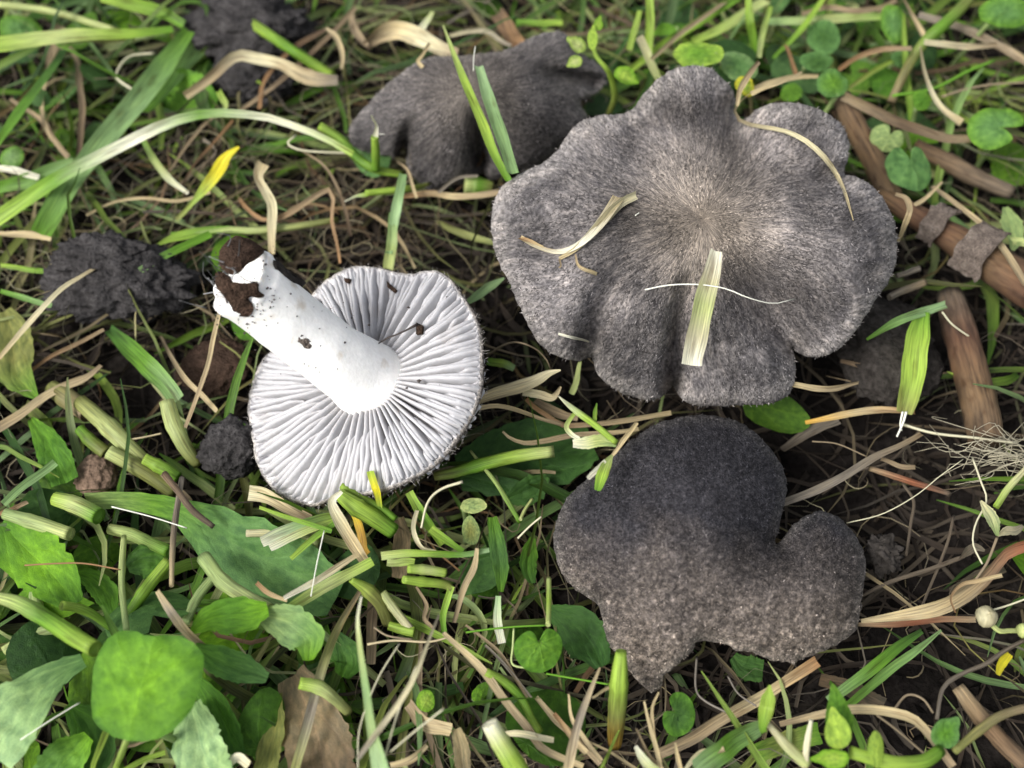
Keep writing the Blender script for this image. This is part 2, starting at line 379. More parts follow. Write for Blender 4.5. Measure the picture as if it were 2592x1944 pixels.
def build_hidden_stipe(s, root, r, sh=np.zeros(3)):
    c = s.at(s.c[None])[0] - np.array([0, 0, 0.85]) + sh; n = 9; t = np.linspace(0, 1, n)
    pts = c + np.outer(t, np.array([0.1, 0.15, 0])) ; pts[:, 2] = c[2] * (1 - t) - 1.0 * t
    V, F = tube_np(pts, r * (1 + 0.25 * (1 - t) ** 4), 14, 0.02, nrm=np.array([0, 1, 0]))
    mk('stipe', V, F, M_STIPE, root)

capB = [(75,820),(85,720),(120,650),(200,590),(300,540),(360,490),(400,430),(450,370),(540,335),(640,325),(700,300),(730,250),(790,190),(860,135),(950,115),(1040,130),(1100,180),(1135,230),(1143,280),(1138,325),(1165,352),(1200,340),(1250,300),(1340,275),(1440,285),(1530,315),(1600,365),(1635,420),(1640,480),(1632,540),(1620,590),(1680,603),(1740,640),(1790,700),(1830,770),(1848,830),(1850,920),(1840,1000),(1800,1080),(1750,1150),(1700,1230),(1640,1310),(1570,1370),(1490,1390),(1420,1375),(1392,1345),(1408,1400),(1405,1440),(1400,1500),(1370,1560),(1300,1590),(1180,1600),(1060,1605),(960,1600),(900,1565),(872,1512),(850,1538),(820,1565),(760,1580),(680,1560),(600,1520),(545,1470),(525,1420),(510,1388),(470,1405),(400,1400),(330,1370),(270,1310),(230,1240),(190,1150),(150,1060),(110,980),(85,900)]
ctlB = [(1000,780,3.36),(1040,790,3.38),(850,660,3.48),(700,690,3.42),(550,620,3.36),(300,800,3.25),(80,820,2.55),(230,1240,2.3),(300,1080,3.2),(430,1130,3.4),(500,1385,2.1),(680,1560,1.65),(660,1250,3.1),(620,1400,2.4),(870,1510,1.6),(780,1350,2.6),(1120,1350,2.75),(1100,1600,1.6),(1300,1590,1.7),(1230,1100,2.1),(1330,1230,1.95),(1290,1400,2.4),(1400,1365,1.85),(1600,1340,2.05),(1620,1080,3.05),(1700,880,3.2),(1848,900,2.6),(1400,800,3.5),(1200,850,3.45),(1500,600,3.0),(1300,520,2.6),(1640,480,2.85),(1440,285,2.9),(1400,400,3.2),(1150,430,2.4),(1140,330,2.3),(950,115,2.95),(950,230,3.35),(920,430,2.7),(720,490,2.6),(600,400,2.95),(540,335,2.75),(400,430,2.6),(460,480,2.75),(200,590,2.6),(200,700,3.05),(730,250,2.7),(1050,620,3.3),(900,1000,3.2),(1000,1100,2.85),(750,1000,3.3)]
crB = [([(872,1512),(885,1380),(890,1250),(930,1080)], 45, 1.0), ([(512,1388),(535,1270),(565,1150),(620,1050)], 65, 0.85), ([(1142,310),(1150,430),(1120,520)], 65, 0.5), ([(1392,1345),(1340,1260),(1250,1120)], 70, 0.55), ([(1620,590),(1540,600),(1430,640)], 45, 0.5), ([(1010,800),(960,760),(900,700)], 24, 0.07)]
S_L = Surf('B', capB, ctlB, crB, (1000, 780))
def grad3(t, a, b, c, m):
    t = t[:, None]; return np.where(t < m, a + (b - a) * (t / m), b + (c - b) * np.clip((t - m) / (1 - m), 0, 1))
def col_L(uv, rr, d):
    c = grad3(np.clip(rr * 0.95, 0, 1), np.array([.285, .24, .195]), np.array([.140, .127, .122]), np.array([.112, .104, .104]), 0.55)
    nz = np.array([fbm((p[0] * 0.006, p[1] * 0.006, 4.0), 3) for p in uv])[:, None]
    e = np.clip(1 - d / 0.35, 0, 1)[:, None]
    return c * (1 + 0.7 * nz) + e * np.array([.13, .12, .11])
root = thing('mushroom', [*P(S_L.c, 0)[:2], -0.8], 'large wavy grey felted mushroom cap with a cut blade lying on it', 'mushroom', 'grey mushrooms in the grass')
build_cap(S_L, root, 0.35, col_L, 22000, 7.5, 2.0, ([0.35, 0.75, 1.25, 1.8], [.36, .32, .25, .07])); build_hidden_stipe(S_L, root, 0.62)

capC = [(108,770),(120,690),(150,610),(200,530),(280,460),(340,420),(400,360),(450,310),(520,250),(600,190),(700,140),(800,115),(900,105),(1000,115),(1100,140),(1180,190),(1240,250),(1300,320),(1345,400),(1365,470),(1360,550),(1340,630),(1322,720),(1302,790),(1312,803),(1345,770),(1400,700),(1480,645),(1560,625),(1640,660),(1700,710),(1750,780),(1780,850),(1790,930),(1782,1000),(1772,1080),(1757,1180),(1740,1260),(1690,1310),(1600,1360),(1500,1400),(1425,1432),(1410,1468),(1385,1440),(1300,1430),(1220,1402),(1150,1380),(1085,1378),(1050,1345),(960,1332),(880,1328),(858,1380),(800,1430),(740,1480),(700,1520),(690,1570),(650,1600),(590,1570),(530,1500),(470,1420),(420,1360),(385,1280),(370,1200),(345,1130),(260,1070),(190,1010),(140,940),(115,850)]
ctlC = [(800,700,2.45),(900,105,1.55),(800,250,2.1),(700,400,2.35),(110,770,1.25),(300,750,2.0),(450,400,1.75),(1365,470,1.5),(1180,450,2.15),(1302,800,1.55),(1100,850,2.15),(1480,850,1.5),(1560,625,1.05),(1560,760,1.35),(1500,1030,1.95),(1650,1000,1.75),(1790,930,1.0),(1500,1250,1.65),(1420,1430,.95),(1000,1150,1.95),(960,1335,1.35),(650,1600,.65),(640,1300,1.6),(370,1200,1.0),(500,1000,1.85),(1740,1260,.95),(250,1060,1.1)]
crC = [([(1305,800),(1230,860),(1120,900)], 90, 0.35), ([(950,1335),(960,1260)], 80, 0.2), ([(350,1130),(450,1090)], 70, 0.25)]
S_B = Surf('C', capC, ctlC, crC, (800, 760))
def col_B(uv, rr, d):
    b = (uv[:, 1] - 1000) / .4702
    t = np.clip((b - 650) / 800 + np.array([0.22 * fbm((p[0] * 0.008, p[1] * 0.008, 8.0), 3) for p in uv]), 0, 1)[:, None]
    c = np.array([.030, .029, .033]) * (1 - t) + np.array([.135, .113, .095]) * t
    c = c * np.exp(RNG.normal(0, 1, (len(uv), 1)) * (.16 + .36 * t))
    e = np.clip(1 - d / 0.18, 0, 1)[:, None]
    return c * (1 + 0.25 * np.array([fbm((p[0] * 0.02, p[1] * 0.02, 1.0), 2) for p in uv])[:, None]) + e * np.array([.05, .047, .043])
root = thing('mushroom', [*P(S_B.c, 0)[:2], -0.8], 'dark charcoal mushroom cap with a deep notch and a torn ragged edge', 'mushroom', 'grey mushrooms in the grass')
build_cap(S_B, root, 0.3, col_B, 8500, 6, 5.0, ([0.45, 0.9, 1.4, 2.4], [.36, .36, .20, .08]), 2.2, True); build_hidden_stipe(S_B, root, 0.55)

capD = [(185,880),(175,800),(210,730),(290,640),(380,540),(480,450),(580,370),(680,310),(800,285),(960,280),(1100,265),(1240,245),(1350,205),(1450,150),(1560,115),(1650,108),(1730,155),(1800,260),(1900,325),(1980,385),(1985,440),(1955,500),(1880,560),(1800,600),(1830,690),(1835,760),(1760,840),(1660,900),(1560,1000),(1450,1060),(1340,1090),(1220,1150),(1140,1130),(1112,1060),(1100,940),(1090,820),(1096,960),(1104,1085),(1060,1130),(1000,1150),(900,1190),(800,1230),(740,1230),(690,1180),(620,1120),(582,1050),(566,960),(570,870),(545,940),(500,1000),(420,985),(300,955),(210,915)]
ctlD = [(960,280,2.4),(600,380,2.2),(400,540,1.8),(180,800,1.0),(200,900,.7),(420,980,.6),(566,960,.7),(700,900,1.75),(800,1230,.3),(900,700,2.55),(1000,560,2.8),(750,550,2.7),(500,700,2.0),(1104,1060,.5),(1090,820,1.75),(1400,480,2.85),(1480,640,2.6),(1560,115,2.4),(1240,245,2.5),(1830,700,1.35),(1560,1000,.8),(1300,950,1.4),(1340,1080,.6),(1900,400,1.7),(1640,440,1.95),(1700,350,2.2),(900,1000,1.5),(1000,1100,.8),(640,1080,.8),(1650,800,1.6)]
crD = [([(1095,1000),(1090,820),(1060,680)], 60, 0.55), ([(556,960),(575,850),(610,740)], 45, 0.6), ([(1900,470),(1700,420),(1500,395)], 50, 0.45)]
S_T = Surf('D', capD, ctlD, crD, (1030, 520), hs=(0.05, 0.74), edge=0.18)
def col_T(uv, rr, d):
    c = grad3(np.clip(rr * 1.3, 0, 1), np.array([.125, .108, .094]), np.array([.088, .080, .077]), np.array([.075, .070, .071]), 0.5)
    nz = np.array([fbm((p[0] * 0.009, p[1] * 0.009, 14.0), 3) for p in uv])[:, None]
    e = np.clip(1 - d / 0.12, 0, 1)[:, None]
    return c * (1 + 0.45 * nz) + e * np.array([.06, .055, .05])
root = thing('mushroom', [*P(S_T.c, 0)[:2], -0.8], 'humped grey mushroom half sunk in dry straw with cracked folds along its edge', 'mushroom', 'grey mushrooms in the grass')
build_cap(S_T, root, 0.3, col_T, 9000, 6.5, 9.0, ([0.5, 0.9, 1.4, 1.9], [.3, .35, .27, .08])); build_hidden_stipe(S_T, root, 0.35, np.array([-.5, 1.1, -.3]))

# ------------------------------------------------------------------ overturned mushroom
NRM = norm(np.array([-.42, -.06, .905])); 
rimA = [(580,440),(620,380),(660,340),(720,300),(790,265),(870,255),(960,268),(1050,292),(1130,297),(1200,280),(1260,285),(1310,320),(1350,370),(1390,430),(1430,490),(1460,560),(1475,640),(1478,720),(1480,800),(1475,880),(1455,960),(1420,1040),(1380,1110),(1330,1180),(1270,1250),(1200,1310),(1130,1350),(1050,1390),(960,1420),(860,1440),(760,1450),(680,1470),(600,1500),(530,1490),(460,1460),(390,1410),(340,1350),(310,1280),(295,1200),(280,1120),(268,1040),(265,970),(280,900),(300,830),(330,760),(370,710),(430,660),(500,560)]
RIM = catmull(src('A', rimA), 360, True); CPX = src('A', np.array([(890, 840)], float))[0]
RANG = np.unwrap(np.arctan2(RIM[:, 1] - CPX[1], RIM[:, 0] - CPX[0]))
if RANG[-1] < RANG[0]: RIM, RANG = RIM[::-1], RANG[::-1]
OC = P(CPX, 1.75)
def rim_at(th):
    a = (np.asarray(th) - RANG[0]) % (2 * math.pi) + RANG[0]
    xa = np.concatenate([RANG, [RANG[0] + 2 * math.pi]]); R2 = np.vstack([RIM, RIM[:1]])
    return np.stack([np.interp(a, xa, R2[:, 0]), np.interp(a, xa, R2[:, 1])], -1)
def angd(a, b): return (a - b + math.pi) % (2 * math.pi) - math.pi
def gprof(t, th):
    g = np.interp(t, [0, .18, .3, .45, .65, .85, .95, 1.0], [-.35, -.30, 0.02, .18, .20, .10, -0.02, -.14])
    for a0, wd, dp in ((-1.33, .20, .42), (3.05, .22, .30), (0.45, .5, -.12), (1.9, .6, -.08)):
        g = g - dp * np.exp(-(angd(th, a0) / wd) ** 2) * np.clip(1.25 - t, 0, 1) * np.clip(t * 3, 0, 1)
    return g + 0.05 * np.sin(th * 5 + 1) * t
def Q(uv, off):
    d = rays(uv); t = (((OC - CAM) @ NRM) + off) / (d @ NRM); return CAM + d * np.asarray(t)[..., None]
def gill_surf(t, th):
    uv = CPX + (rim_at(th) - CPX) * np.asarray(t)[..., None]; return Q(uv, gprof(t, th))
root = thing('mushroom', [OC[0], OC[1], -0.7], 'overturned mushroom showing white gills and a thick white stem', 'mushroom', 'grey mushrooms in the grass')
# cap body: flesh under the gills, rolled felted edge, domed back
nt_, nth = 10, 180
ths = np.linspace(0, 2 * math.pi, nth, endpoint=False); V = []; cc = []; stv = []
rimp = gill_surf(np.ones(nth), ths); cen = OC - NRM * 0.3
for t in np.linspace(0.12, 0.985, nt_):
    V.append(gill_surf(np.full(nth, t), ths) - NRM * (0.27 * (1 - t ** 6) + .03)); cc.append(np.tile((.42, .41, .42), (nth, 1)))
outw = norm(rimp - cen); fr = 0.03 * RNG.uniform(-1, 1, (nth, 1))
V.append(rimp + outw * (0.015 + fr * .5) - NRM * .02); cc.append(np.tile((.30, .28, .26), (nth, 1)))
V.append(rimp + outw * 0.04 - NRM * 0.09); cc.append(np.tile((.10, .085, .072), (nth, 1)))
for t in np.linspace(0.97, 0.05, 9):
    dome = (1 - t ** 2.2) * 1.4 + 0.12
    V.append(cen + (rimp - cen) * t - NRM * dome); cc.append(np.tile((.10, .088, .08), (nth, 1)))
rows = len(V); V = np.vstack(V)
F = [(r * nth + j, r * nth + (j + 1) % nth, (r + 1) * nth + (j + 1) % nth, (r + 1) * nth + j) for r in range(rows - 1) for j in range(nth)]
F.append(tuple(reversed(range((rows - 1) * nth, rows * nth))))
V[:, 2] = np.maximum(V[:, 2], -0.9)
stv = np.stack([np.tile(np.cos(ths), rows), np.tile(np.sin(ths), rows), np.repeat(np.linspace(0, 1, rows), nth)], -1)
ocap = mk('cap', V, F, M_CAP, root, np.vstack(cc), stv)
# fuzz along the felted rim
k = 700; th = RNG.uniform(0, 2 * math.pi, k); A_ = gill_surf(np.ones(k), th); ow = norm(A_ - cen)
s0 = A_ + ow * 0.03 - NRM * RNG.uniform(0.0, 0.22, (k, 1)); e0 = s0 + (ow * RNG.uniform(.005, .035, (k, 1)) + NRM * RNG.uniform(-.03, .04, (k, 1)) + RNG.normal(0, .03, (k, 3)))
sd_ = norm(np.cross(e0 - s0, TOCAM)) * 0.004
V = np.stack([s0 - sd_, s0 + sd_, e0], 1).reshape(-1, 3)
mk('fibrils', V, [(3 * i, 3 * i + 1, 3 * i + 2) for i in range(k)], M_FIB, ocap, np.repeat(RNG.choice([.1, .2, .35], k)[:, None] * np.array([[1, .93, .87]]), 3, 0), smooth=False, kind='stuff')
# gills, one plate each: full, half and short ones
NG = 50; idx = 0
for i in range(NG * 3):
    lv = [0, 2, 1][i % 3] if True else 0
    th0 = 2 * math.pi * (i + RNG.uniform(-.22, .22)) / (NG * 3)
    # gills crowd where the rim is nearer, so space them by rim length
    t0 = {0: 0.15, 1: RNG.uniform(.36, .58), 2: RNG.uniform(.62, .80)}[lv]
    m = 10; t = np.linspace(t0, 0.985, m)
    wv = 0.007 * np.sin(t * 7 + i * 1.7) + 0.0035 * np.sin(t * 19 + i * 3.1)
    bend = 0.05 * math.sin(i * 0.37) * (t - .5)
    thv = th0 + wv + bend
    top = gill_surf(t, thv) + NRM * (np.array([0.030 * fbm((a * 9, i * 1.3, 0), 2) for a in t]) - {0: 0, 1: .03, 2: .06}[lv] - 0.10 * np.clip((t0 + .10 - t) / .10, 0, 1) * (lv > 0))[:, None]
    a2 = gill_surf(t, thv + 0.01); sdv = norm(np.cross(NRM, np.gradient(top, axis=0)))
    lean = 0.10 * math.sin(i * 0.21 + 1)
    wdt = (0.029 + 0.008 * RNG.random()) * (0.55 + 0.6 * t); wdt[-1] *= .6
    depth_ = np.minimum(0.32, 0.32 * (1.02 - t) * 8 + .06)
    crest = 0.55
    b = top - NRM * depth_[:, None] - sdv * lean * depth_[:, None]
    rowsV = [b - sdv * wdt[:, None] * 1.1, top - NRM * .05 - sdv * wdt[:, None], top - sdv * wdt[:, None] * crest, top + sdv * wdt[:, None] * crest, top - NRM * .05 + sdv * wdt[:, None], b + sdv * wdt[:, None] * 1.1]
    nr = len(rowsV); V = np.stack(rowsV, 1).reshape(-1, 3)
    F = [(r * nr + j, r * nr + j + 1, (r + 1) * nr + j + 1, (r + 1) * nr + j) for r in range(m - 1) for j in range(nr - 1)] + [tuple(range(nr)), tuple(reversed(range((m - 1) * nr, m * nr)))]
    mk('gill', V, F, M_GILL, root)
# stem
tipc = P(src('A', np.array([(215, 320)], float))[0], 4.0); a0 = OC - NRM * 0.45
sp = np.array([a0, a0 + NRM * 0.5 + np.array([-.10, 0, .05]), a0 * .62 + tipc * .38 + np.array([0.02, -.12, .05]), a0 * .3 + tipc * .7 + np.array([0, -.06, 0]), tipc])
SN = 40; spath = catmull(sp, SN); srad = np.interp(np.linspace(0, 1, SN), [0, .10, .22, .4, .6, .8, .93, 1], [.74, .64, .57, .53, .51, .51, .53, .50])
sides = 40; V, F = tube_np(spath, srad, sides)
V = np.array(V)
for i in range(len(V)):
    p = V[i]; s_ = min(i // sides, SN - 1) / SN
    V[i] = p + norm(p - spath[min(i // sides, SN - 1)]) * (0.028 * fbm((p[0] * 2.4, p[1] * 2.4, p[2] * 1.1), 3) + (0.10 * fbm((p[0] * 4, p[1] * 4, p[2] * 4), 2) if s_ > .9 else 0))
stipe = mk('stipe', V, F, M_STIPE, root)
def stipe_hit(uv, lift=0.0):
    d = rays(uv); d = d / np.linalg.norm(d); tt = np.linspace(8, 24, 1600); X = CAM + d * tt[:, None]
    D = np.linalg.norm(X[:, None] - spath[None], axis=2) - srad[None] - lift; m = D.min(1); k = np.argmax(m < 0) if (m < 0).any() else m.argmin()
    j = D[k].argmin(); return X[k], norm(X[k] - spath[j])
def crust(name, uvpoly, mat, lift, seed, up=0.05):
    """a flake stuck on the stem: traced outline, own thickness"""
    poly = catmull(src('A', np.array(uvpoly, float)), 28, True); c = poly.mean(0)
    rings = [1.0, .7, .35]; V = []
    for r in rings:
        for q in c + (poly - c) * r:
            x, n = stipe_hit(q, lift); V.append(x + n * (up * (1 - r) ** .5 + .03 * fbm((q[0] * .05, q[1] * .05, seed), 2)))
    x, n = stipe_hit(c, lift); V.append(x + n * up); m = 28
    F = [(r * m + j, r * m + (j + 1) % m, (r + 1) * m + (j + 1) % m, (r + 1) * m + j) for r in range(2) for j in range(m)] + [(2 * m + j, 2 * m + (j + 1) % m, 3 * m) for j in range(m)]
    k0 = len(V)
    for q in poly: x, n = stipe_hit(q, lift); V.append(x - n * 0.06)
    F += [(j, k0 + j, k0 + (j + 1) % m, (j + 1) % m) for j in range(m)]
    o = mk(name, V, F, mat, stipe, smooth=False); return o
crust('bark_flake', [(200,95),(260,110),(330,150),(352,180),(310,215),(265,240),(225,285),(170,300),(120,260),(110,190),(150,130)], M_BARK, .05, 1.0)
crust('bark_flake', [(175,345),(250,350),(318,345),(322,385),(355,410),(330,425),(280,420),(230,440),(200,400)], M_BARK, .05, 2.0)
crust('soil_crust', [(105,280),(170,320),(200,390),(260,430),(295,475),(270,520),(205,515),(170,460),(140,410),(95,360)], M_BARK, .02, 3.0)
crust('soil_crust', [(375,185),(420,240),(480,290),(560,330),(570,350),(520,345),(450,300),(400,240)], M_ROT, .01, 4.0, .03)
crust('soil_crust', [(530,605),(560,620),(600,660),(590,690),(550,680),(520,640)], M_PEEL, .0, 5.0, .01)
# loose soil specks
ico = [(0, 0, 1), (.9, 0, .1), (0, .9, -.1), (-.9, .1, 0), (0, -.9, .1), (0, 0, -1)]; icf = [(0, 1, 2), (0, 2, 3), (0, 3, 4), (0, 4, 1), (5, 2, 1), (5, 3, 2), (5, 4, 3), (5, 1, 4)]
for (a, b, r) in [(365,375,9),(488,402,8),(380,476,7),(773,658,10),(510,610,6),(545,620,11),(640,585,5),(700,480,5),(350,540,6),(290,520,7),(560,770,5),(620,790,6),(420,555,5),(470,470,4),(610,470,4),(680,720,4)]:
    x, n = stipe_hit(src('A', np.array([(a, b)], float))[0]); rc = r * .4822 / FPX * depth(x)
    mk('soil_speck', np.array(ico) * rc * RNG.uniform(.6, 1.3, (6, 3)) + x, icf, M_SPECK, stipe, smooth=False)
gx_ = []; gf_ = []
for i in range(150):
    q = (RNG.uniform(90, 420), RNG.uniform(150, 620)) if i < 110 else (RNG.uniform(300, 950), RNG.uniform(250, 850))
    x, n = stipe_hit(src('A', np.array([q]))[0]); rc = RNG.uniform(.006, .022) * (1.6 if i % 9 == 0 else 1)
    if np.min(np.linalg.norm(spath - x, axis=1)) > .75: continue
    gf_ += [tuple(j + 6 * len(gx_) for j in f) for f in icf]; gx_.append(np.array(ico) * rc * RNG.uniform(.6, 1.3, (6, 3)) + x)
mk('soil_grains', np.vstack(gx_), gf_, M_SPECK, stipe, smooth=False, kind='stuff')
def gill_hit(a, b):
    uv = src('A', np.array([(a, b)], float))[0]; th = math.atan2(uv[1] - CPX[1], uv[0] - CPX[0]); r = np.linalg.norm(uv - CPX) / np.linalg.norm(rim_at(np.array([th]))[0] - CPX)
    return gill_surf(np.array([r]), np.array([th]))[0]
for (a, b, r) in [(1100,898,10),(1308,418,6),(500,765,6),(1165,860,14),(1110,475,12),(1270,880,5),(590,1170,5),(880,960,5)]:
    x = gill_hit(a, b); rc = r * .4822 / FPX * depth(x)
    mk('soil_speck', np.array(ico) * rc * RNG.uniform(.6, 1.3, (6, 3)) + x + NRM * rc * .3, icf, M_SPECK, root, smooth=False)
for pl in ([(1000,340),(1050,385),(1040,402),(1005,375)], [(1155,560),(1190,575),(1185,615),(1155,620)], [(775,325),(810,330),(800,350),(780,345)]):
    V = np.array([gill_hit(*q) + NRM * .05 for q in pl]); c = V.mean(0) + NRM * .06; m = len(V); V2 = np.vstack([V, [c], V - NRM * .05])
    mk('leaf_crumb', V2, [(j, (j + 1) % m, m) for j in range(m)] + [(j, m + 1 + j, m + 1 + (j + 1) % m, (j + 1) % m) for j in range(m)], M_BARK, root, smooth=False)
pts = catmull(np.array([gill_hit(*q) + NRM * (.10 + .08 * i) for i, q in enumerate([(1175,575), (1130,620), (1080,660), (1050,690)])] + [gill_hit(965, 780) + NRM * .5]), 16)
V, F = tube_np(pts, lerpn([.022, .016, .012, .008], 16), 5, .3); mk('rootlet', V, F, M_SPECK, root)
# torn root hairs at the stem's foot
k = 22; V = []; F = []
for i in range(k):
    x, n = stipe_hit(src('A', np.array([(RNG.uniform(100, 200), RNG.uniform(200, 420))]))[0]) if i % 2 else (tipc + RNG.normal(0, .3, 3), norm(tipc - a0))
    e = x + n * RNG.uniform(.05, .3) + norm(tipc - a0) * RNG.uniform(.02, .22) + RNG.normal(0, .10, 3); mid = (x + e) / 2 + RNG.normal(0, .08, 3)
    p = catmull(np.array([x, mid, e]), 7); a, b = tube_np(p, lerpn([.012, .004], 7), 3); F += [tuple(j + len(V) for j in f) for f in b]; V += list(a)
mk('root_hairs', V, F, M_FIB, stipe, np.tile(np.repeat(RNG.choice([.06, .12, .5], k), len(V) // k)[:, None], (1, 3)), kind='stuff')
# ------------------------------------------------------------------ traced pieces: one row each
# kinds: b blade, s straw, t fresh stem, k twig, l long leaf, h hair; leaves O round, K kidney, V ovate
THINGS = {}
def heights(hs, uv, n):
    if hs[0] in 'LBT' and hs[0].isalpha():
        s = {'L': S_L, 'B': S_B, 'T': S_T}[hs[0]]; base = s.h(uv, False); return base + lerpn([float(x) for x in hs[1:].split(',')], n)
    return lerpn([float(x) for x in hs.split(',')], n)
NAMES = dict(b='grass_strand', s='dry_straw', t='green_shoot', k='twig', l='broad_leaf', h='plant_hair')
CATS = dict(b='grass', s='straw', t='stem', k='twig', l='leaf', h='hair', O='leaf', K='leaf', V='leaf')
count = 0
def add_line(b, kind, colr, wz, hz, pts, parent=None, name=None):
    global count; count += 1
    pts = np.array(pts, float); uv0 = src(b, pts); n = 18 if kind != 'l' else 26
    uv = catmull(uv0, n)
    if kind in 'bsk': uv = uv + np.stack([np.sin(np.linspace(0, 5, n) + count) * 1.2, np.cos(np.linspace(0, 7, n) + count * 2) * 1.2], -1)
    h = heights(hz, uv, n); X = P(uv, h); dz = np.array([depth(x) for x in X])
    wd = lerpn([float(x) for x in wz.split(',')], n) * BATCH[b][2] / FPX * dz
    c = gradcol(colr, n)
    nm = name or NAMES[kind]
    jit = 1 + (0.012 if kind in 'tk' else 0.035) * np.sin(np.arange(n) * 1.1 + count) + 0.03 * np.sin(np.arange(n) * .37 + count * 2)
    up = norm(np.array([0.15 * math.sin(count * 1.3), -0.45, 0.88]))
    if kind == 'b':
        wd = wd * 1.06; ac = 5; V, F, _, _ = ribbon_np(X, wd * jit, up, 0.30 * math.sin(count * 2.1), 0.20, ac, 0.15 * math.sin(count)); mat = M_GRASS
    elif kind == 's':
        ac = 4; V, F, _, _ = ribbon_np(X, wd * jit * 1.08, up, 0.35 * math.sin(count * 2.1), 0.30, ac, 0.5 * math.sin(count * 1.7)); mat = M_STRAW
    elif kind == 'l':
        ac = 11; V, F, S2, N2 = ribbon_np(X, wd, up, 0.22 * math.sin(count * 2.1), 0.10, ac, 0.1); mat = M_LEAF_L
        V = V.reshape(n, ac, 3); x = np.linspace(-1, 1, ac)
        for i in range(n):
            for j in range(ac):
                V[i, j] += N2[i] * (0.07 * wd[i] * fbm((i * .35, x[j] * 2, count), 2)) + S2[i] * np.sign(x[j]) * (abs(x[j]) > .95) * wd[i] * 0.07 * fbm((i * 1.1, x[j], count * 3.3), 2)
                V[i, j] -= N2[i] * 0.05 * wd[i] * math.exp(-(x[j] / .18) ** 2)
        V = V.reshape(-1, 3)
    else:
        mat = {'t': M_GRASS, 'k': M_TWIG, 'h': M_FIB}[kind]; sd = {'t': 10, 'k': 12, 'h': 4}[kind]
        rad = wd / 2 * (jit if kind != 'h' else 1)
        if kind == 't' and n > 8: rad = rad * (1 + 0.12 * np.exp(-((np.arange(n) - n * .35) / .7) ** 2))
        V, F = tube_np(X, rad, sd, {'t': .02, 'k': .05, 'h': 0}[kind])
        a = np.linspace(0, 2 * math.pi, sd, endpoint=False); L = np.concatenate([[0], np.cumsum(np.linalg.norm(np.diff(X, axis=0), axis=1))])
        st = np.stack([np.tile(np.cos(a), n), np.repeat(L, sd), np.tile(np.sin(a), n) + count * 7.3], -1)
        cv = np.repeat(c, sd, 0); ex = len(V) - len(st)
        st = np.vstack([st, np.tile(st[-1], (ex, 1))]); half = ex // 2
        cut = lambda q: np.clip(q * 1.0 + .015, 0, .8) if kind == 't' else q
        cv = np.vstack([cv, np.tile(cut(c[0]), (half, 1)), np.tile(cut(c[-1]), (half, 1))])
        return mk(nm, V, F, mat, parent, cv, st)
    st = st_ribbon(X, wd, ac, count); cv = np.repeat(c, ac, 0)
    return mk(nm, V, F, mat, parent, cv * (1 + 0.05 * math.sin(count * 5.1)), st)
def leaf_outline(shape, th, seed):
    if shape == 'K':                                   # kidney: a notch at th = 90 deg
        a = np.abs(angd(th, math.pi / 2)); return (1.0 - 0.72 * np.exp(-(a / 0.24) ** 2)) * (1 + .06 * np.cos(th * 2)) * (1 + .025 * np.sin(th * 3 + seed))
    if shape == 'V':                                   # ovate: a point at th = 90 deg
        a = np.abs(angd(th, math.pi / 2)); return (0.80 + 0.42 * np.exp(-(a / 0.30) ** 2)) * (1 + .03 * np.sin(th * 3 + seed))
    return 1 + .055 * np.sin(th * 2 + seed) + .035 * np.sin(th * 3 + seed * 2) + .02 * np.sin(th * 5 + seed) + .012 * np.sin(th * 17)
